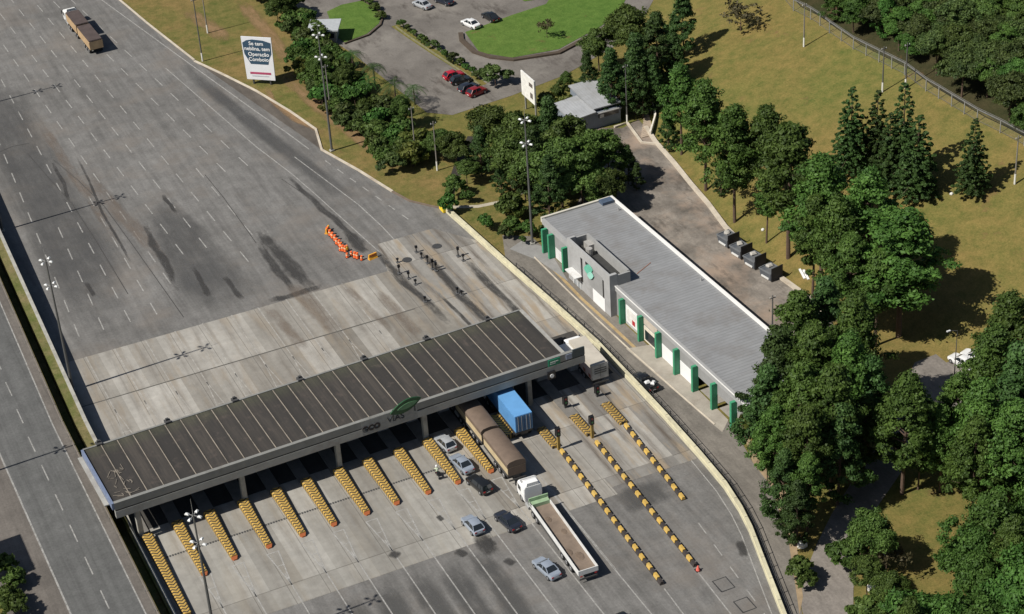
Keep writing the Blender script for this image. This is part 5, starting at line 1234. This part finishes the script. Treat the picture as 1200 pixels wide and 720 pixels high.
row = [(797,80,16,.95),(826,100,19,.95),(861,128,20,.9),(901,130,18,.95),(926,152,22,1.05),(899,205,12,.9),(966,186,22,1.0),(1020,206,21,1.0),(985,236,20,.95),(1060,254,20,1.45),(1030,300,15,1.1),(998,278,17,.95),(955,235,18,.85)]
desc = ['pine at the top of the row, beside the hillside steps','second pine of the row below the steps with a tall bare trunk','third pine of the row with its bare trunk over the lot kerb','pine of the row behind the third one','broad tall pine behind the four steel containers','shorter pine among bare trunks above the containers','tall pine right of the containers','tall pine standing highest on the slope right of the row','pine in the middle of the cluster above the lot end','big round pine throwing a large round shadow on the hillside','pine under the big round pine near the lot end','narrow pine between the lot end and the big round pine','pine with a dark trunk just right of the containers']
for p, d_ in zip(row, desc): T_('Q', p[0], p[1], p[2], d_, G2, p[3]*1.17)
T_('D',783,128,8,'small dark tree at the upper end of the lot kerb','small dark trees by the kerb',.9); T_('D',845,196,5.5,'small dark shrub like tree between bare pine trunks','small dark trees by the kerb',1.)
G3 = 'pines massed at the end of the service building'
cl = [(972,330,18,1.05),(935,348,18,1.1),(1003,348,20,1.),(915,388,17,1.1),(955,382,19,1.05),(1000,395,19,1.),(902,432,15,1.1),(938,430,18,1.05),(978,436,19,1.05),(1020,425,16,1.),(908,478,13,1.),(948,480,16,1.05),(985,480,15,1.),(1064,444,18,1.15),(900,510,8,1.0),(918,530,12,.95),(948,535,12,1.),(1015,470,12,1.),(935,565,10,1.0)]
d3 = ['pine at the top left of the mass above the lot end','pine standing over the right end of the grey roof','pine at the top right of the mass below the big round pine','pine hanging over the roof corner','pine behind the roof corner, inside the mass','pine on the right side of the mass','pine below the roof corner next to the last green fin','pine in the centre of the mass','tall pine centre right of the mass','pine at the dark right edge of the mass','short pine beside the last green fin','pine low in the mass over the verge','pine low in the mass over the shaded road','isolated bushy pine between the mass and the bottom right wood','small tree at the verge below the last green fin','tree on the verge between service road and access road','tree at the shaded road edge','small pine in the shade of the mass','lowest tree of the mass with trunks on the verge']
for i, (p, d_) in enumerate(zip(cl, d3)): T_('Q' if i % 3 else 'D', p[0], p[1], p[2], d_, G3, p[3])
G4 = 'trees at the right edge of the picture'
for p, lab in (((1187,352,19,1.1),'tall pine at the right edge beside the white cars'),((1162,388,18,1.05),'pine right in front of the white cars'),((1200,408,18,1.2),'pine at the very right edge below the tall one'),((1125,442,15,1.1),'tree below the white cars over the shaded car bay'),((1158,450,17,1.1),'tree in the middle of the right edge mass'),((1108,480,13,1.),'tree at the left of the right edge mass'),((1192,478,17,1.2),'broad tree at the right edge under the mass'),((1148,498,15,1.1),'tree above the sunny grass patch'),((1080,500,10,1.),'small tree in the dark gap left of the right edge mass')):
    T_('Q' if p[0] != 1200 else 'D', p[0], p[1], p[2], lab, G4, p[3])
for p, lab in (((887,482,4.5,1.1),'yellow green bush at the corner of the service building'),((1000,610,0,0),None),):
    if lab: T_('Y', p[0], p[1], p[2], lab)
for k_, p, lab in (('B',(1025,600,9,.9),'leafy tree beside the lower end of the shaded road'),('K',(938,652,4,1.),'small bright bush at the verge tip between the two roads'),('K',(1000,632,4.5,1.2),'dark bush at the right side of the access road'),('B',(1018,650,7,.8),'small tree right of the access road at the bottom'),('S',(1040,635,5,1.),'sparse brownish scrub in front of the sunny grass patch'),('K',(1022,700,4,1.2),'bush at the bottom beside the white blocks'),('K',(1042,690,4,1.2),'bush right of the white blocks at the bottom'),('B',(1045,668,7,.8),'small tree at the left tip of the lower right wood')):
    T_(k_, p[0], p[1], p[2], lab, None, p[3])
# wood, lower right: jittered in world space, kept inside a picture-space outline of tree tops
def inside(poly, x, y):
    c_ = False; n = len(poly)
    for i in range(n):
        x1,y1 = poly[i]; x2,y2 = poly[(i+1)%n]
        if (y1 > y) != (y2 > y) and x < (x2-x1)*(y-y1)/(y2-y1)+x1: c_ = not c_
    return c_
def proj(v):
    d = Vector(v)-CAM; w_ = d.dot(CF); return 600+F*d.dot(CR)/w_, 360+F*d.dot(CD)/w_
def wood(poly, X, Y, step, keys, hr, label, group, base=False):
    if base: X, Y = (50,330), (-60,300)
    n = 0; y = Y[0]
    while y < Y[1]:
        x = X[0]+(int((y-Y[0])/step)%2)*step/2
        while x < X[1]:
            xx, yy = x+rt.uniform(-.33,.33)*step, y+rt.uniform(-.33,.33)*step; h = rt.uniform(*hr); z = hz(xx,yy)
            px, py = proj((xx,yy,z+(0 if base else h)))
            if inside(poly, px, py):
                tree(rt.choice(keys), (xx,yy,z), h, label, group, rt.uniform(.95,1.2)); n += 1
            x += step
        y += step
    return n
wood([(1208,506),(1172,545),(1142,588),(1114,625),(1088,655),(1066,690),(1052,725),(1048,790),(1260,790),(1260,500)], (-5,75), (-110,-40), 5.2, 'GGGQ', (11,15), 'bright green tree packed in the wood at the lower right corner', 'trees of the lower right wood')
fl = [on(px, py+11) for px, py in ((905,-40),(938,-6),(975,18),(1005,38),(1035,54),(1066,69),(1095,90),(1125,109),(1155,124),(1200,150),(1240,170),(1290,205))]
m = MB(); nfl = len(fl)
for k_ in range(nfl-1):
    for j_ in range(14):
        qs = [fl[k_]+Vector((8*j_,3*j_,0)), fl[k_+1]+Vector((8*j_,3*j_,0)), fl[k_+1]+Vector((8*(j_+1),3*(j_+1),0)), fl[k_]+Vector((8*(j_+1),3*(j_+1),0))]
        m.add([(v_.x,v_.y,hz(v_.x,v_.y)+.12) for v_ in qs], [(0,1,2,3)])
struct(m, 'woodland_floor', grass_mat('leaf_litter', (.03,.04,.015), (.06,.05,.025)))
wood([(890,-75),(920,-35),(935,0),(972,26),(1003,46),(1033,63),(1063,78),(1092,99),(1122,118),(1152,134),(1200,160),(1240,182),(1330,227),(1330,-75)], (60,190), (-20,170), 3.9, 'OOOOBG', (6,9.5), 'broadleaf tree packed in the dark wood beyond the boundary fence', 'trees of the wood beyond the fence', True)
wood([(745,-60),(760,0),(790,-5),(850,-12),(905,-20),(930,-60)], (40,130), (85,150), 6.0, 'BOD', (8,12), 'tree in the dark belt at the top edge between car park and hillside', 'trees of the top belt')
G5 = 'trees between the upper road and the hillside'
mid = [(688,62,9,.9,'D'),(715,58,13,1,'D'),(742,42,15,1.05,'D'),(770,18,15,1.1,'D'),(735,8,12,1.1,'B'),(800,-8,12,1.1,'D'),(762,66,11,1.,'D'),(700,30,9,1.,'B'),(790,40,10,1.,'D'),(716,80,8,.8,'D'),(752,84,9,.9,'D'),(656,94,5,.9,'B'),(664,84,4,.9,'B')]
d5 = ['left of the dark clump by the upper road, lowest one','dark tree standing left of centre in the clump above the hut','tallest dark tree of the clump above the hut','dark tree at the top right of the clump above the hut','tree at the top left of the clump above the hut','dark tree at the top of the hillside edge','dark tree shading the top of the steps','tree overhanging the upper road bend','dark tree whose shadow falls on the hillside grass','dark tree right behind the pale hut roof','dark tree between the hut and the steps','small tree left of the hut roof by the upper road','smallest tree by the road left of the hut, nearest the signboard']
for p, lab in zip(mid, d5): T_(p[4], p[0], p[1], p[2], lab, G5, p[3])
for p, lab in (((640,108,4,1.2),'yellow green bush beside the white signboard'),((662,112,3.6,1.1),'yellow green bush between signboard and hut'),((600,236,3,1.),'yellow green shrub by the footpath')): T_('Y', p[0], p[1], p[2], lab, None, p[3])
G6 = 'trees of the grove behind the tall lighting mast'
gv = [(575,122,11,1.),(608,126,13,1.),(640,118,13,1.1),(668,132,13,1.05),(690,150,11,1.1),(625,150,13,1.1),(655,160,13,1.1),(595,155,11,1.),(560,150,9,1.1),(532,152,8,1.),(712,165,8,1.1),(735,172,7,1.),(680,182,10,1.),(712,196,8,1.),(640,185,12,1.),(545,185,5,1.1),(515,150,6,1.),(745,192,5,1.),(700,212,6,1.1),(612,172,10,.9),(585,190,6,1.2)]
d6 = ['tree at the upper left of the grove','tree below the white signboard','tree left of the hut in the grove','tree hiding the left side of the hut','tree in front of the hut wall','tree left of the mast lamps','tree right of the mast lamps','tree in the left half of the grove','tree over the dark gap left of the grove','low tree at the left end of the grove','tree at the right of the hut driveway','tree at the right end of the grove near the lot','tree above the left end of the grey roof','tree over the roof corner','tree right behind the mast','low tree above the footpath start','small tree by the car park corner','small tree at the lot entrance','low tree in the dark shade behind the roof','tree with bare trunks over the footpath','low round tree above the footpath']
for i, (p, lab) in enumerate(zip(gv, d6)): T_('BBD'[i%3] if i not in (13,18) else 'B', p[0], p[1], p[2], lab, G6, p[3])
for p, lab in (((568,250,3.,1.),'bush on the slope right of the yellow end block'),((590,264,2.6,1.),'bush by the upper end of the barrier wall'),((600,252,3.,1.),'dark bush between footpath and mast'),((618,258,3.,1.),'bush left of the mast foot'),((612,276,1.6,.8),'low bush just above the lighting mast foot'),((600,222,5,.9),'dark round bush below the grove'),((530,205,4,1.),'dark bush at the top of the black ditch'),((525,225,4,.8),'dark bush at the foot of the black ditch'),((545,222,2.5,1.),'small bush above the footpath'),((640,262,3,.9),'bush beside the left wall of the grey building')): T_('K', p[0], p[1], p[2], lab, None, p[3])
T_('K', 579, 76, 4.2, 'dense dark round bush beside the four parked cars', None, 1.3)
T_('S', 868, 6, 5, 'low sparse scrub on the hillside at the top edge', None, 1.4)
T_('S', 640, 22, 4, 'thin bare looking tree on the bright green lawn', None, .8)
# hedge strip between verge and car park
hl = [(300,-15),(318,8),(345,35),(372,62),(395,92),(420,125),(450,152),(480,175),(505,195)]
HL = [on(*p) for p in hl]; n = 0
for seg in range(len(HL)-1):
    a, b = HL[seg], HL[seg+1]; d = (b-a); nn = int(d.length/2.3)
    for k in range(nn):
        for s_ in (-1.6, .9, 3.2, 5.2):
            q = a+d*(k+rt.uniform(-.4,.4))/nn; nrm = Vector((-d.y,d.x,0)).normalized()*-1; q = q+nrm*(s_+rt.uniform(-.9,.9)); h = rt.uniform(2.6,4.8)
            if (s_ > 3 and seg < 3) or (s_ > .5 and seg == 1): continue
            tree('K' if rt.random() < .95 else 'Y', q, h, 'leafy bush crowded in the hedge strip between grass verge and car park', 'bushes of the hedge strip', rt.uniform(.9,1.15)); n += 1
for i, p in enumerate(((322,-4),(335,-12),(372,64),(402,75),(470,112),(508,150))): T_('B', p[0], p[1], 6.5, ['small tree in the hedge strip behind the kiosk','small tree at the top of the hedge strip','small tree in the hedge strip below the kiosk','small tree in the middle of the hedge strip behind the mast lamps','small tree casting a dark shadow on the car park corner','small tree at the lower end of the hedge strip'][i], None, .85)
for k_ in range(13):
    a_, b_2 = at(466,31), at(566,95); q = a_+(b_2-a_)*(k_+.5)/13
    tree('K', (q.x+rt.uniform(-.3,.3), q.y, 0), rt.uniform(1.1,2.), 'low shrub in the narrow planted strip dividing the car park', 'shrubs of the planted strip', rt.uniform(.8,1.3))
for k_, p_ in enumerate(((432,5),(440,12),(447,22),(425,2))):
    q = at(*p_); tree('K', q, 1.6, 'clipped low hedge shrub bordering the small lawn beside the kiosk', 'shrubs bordering the small lawn', 1.5)
# palms
def palm_mesh(seed, h):
    rng = np.random.default_rng(seed); m = MB()
    for k in range(5): m.tube((0,0,h*k/5-.2),(0,0,h*(k+1)/5-.2),.16-.01*k,.15-.01*k,7)
    tk = m.mesh('trunk', BARK, True); f = MB()
    for k in range(13):
        a = 2*PI*k/13+rng.normal()*.15; L_ = rng.uniform(2.2,3.); up = rng.uniform(.3,1.1); prev = None
        pp = [Vector((math.cos(a)*L_*t_, math.sin(a)*L_*t_, h+up*math.sin(t_*2.2)-1.4*t_*t_)) for t_ in [i/7 for i in range(8)]]
        sd = Vector((-math.sin(a), math.cos(a), 0))
        for i in range(7):
            for s_ in (-1,1):
                for j in (0,.5):
                    c_ = pp[i].lerp(pp[i+1], j); e_ = c_+sd*s_*.55*math.sin(PI*(i+j+.8)/8.2)+(pp[i+1]-pp[i])*.6+Vector((0,0,-.15)); w_ = (pp[i+1]-pp[i])*.3
                    f.add([c_, c_+w_, e_], [(0,1,2)])
    fr = f.mesh('fronds', LF_BRI); return tk, fr
pm = palm_mesh(5, 3.6)
for i, p in enumerate(((437,76),(432,92),(462,98),(478,112),(412,62),(484,98))):
    q = on(p[0], p[1], 4); o = thing('palm_tree', ['small palm with bright fronds in the hedge strip beside the car park','small palm just below the brightest one','small palm left of centre at the lower car park edge','palm at the lower car park edge near the dark tree shadow','small palm near the kiosk end of the strip','pale green palm at the car park edge'][i], 'palm', q, rt.uniform(0,6), 'palms in the hedge strip')
    o.scale = (rt.uniform(.8,1.1),)*3
    obj('trunk', pm[0], o); obj('fronds', pm[1], o)
# lower left corner
for i, (p, k_) in enumerate((((4,652),'K'),((14,668),'K'),((6,690),'K'),((18,700),'K'))):
    q = at(p[0],p[1],3.+3); tree(k_, (q.x,q.y,3.), 3.4, ['dark bush at the left edge under the board shadow','bush at the left edge just below the first one','bush at the lower left corner','bush touching the carriageway shoulder at the lower left corner'][i], None)
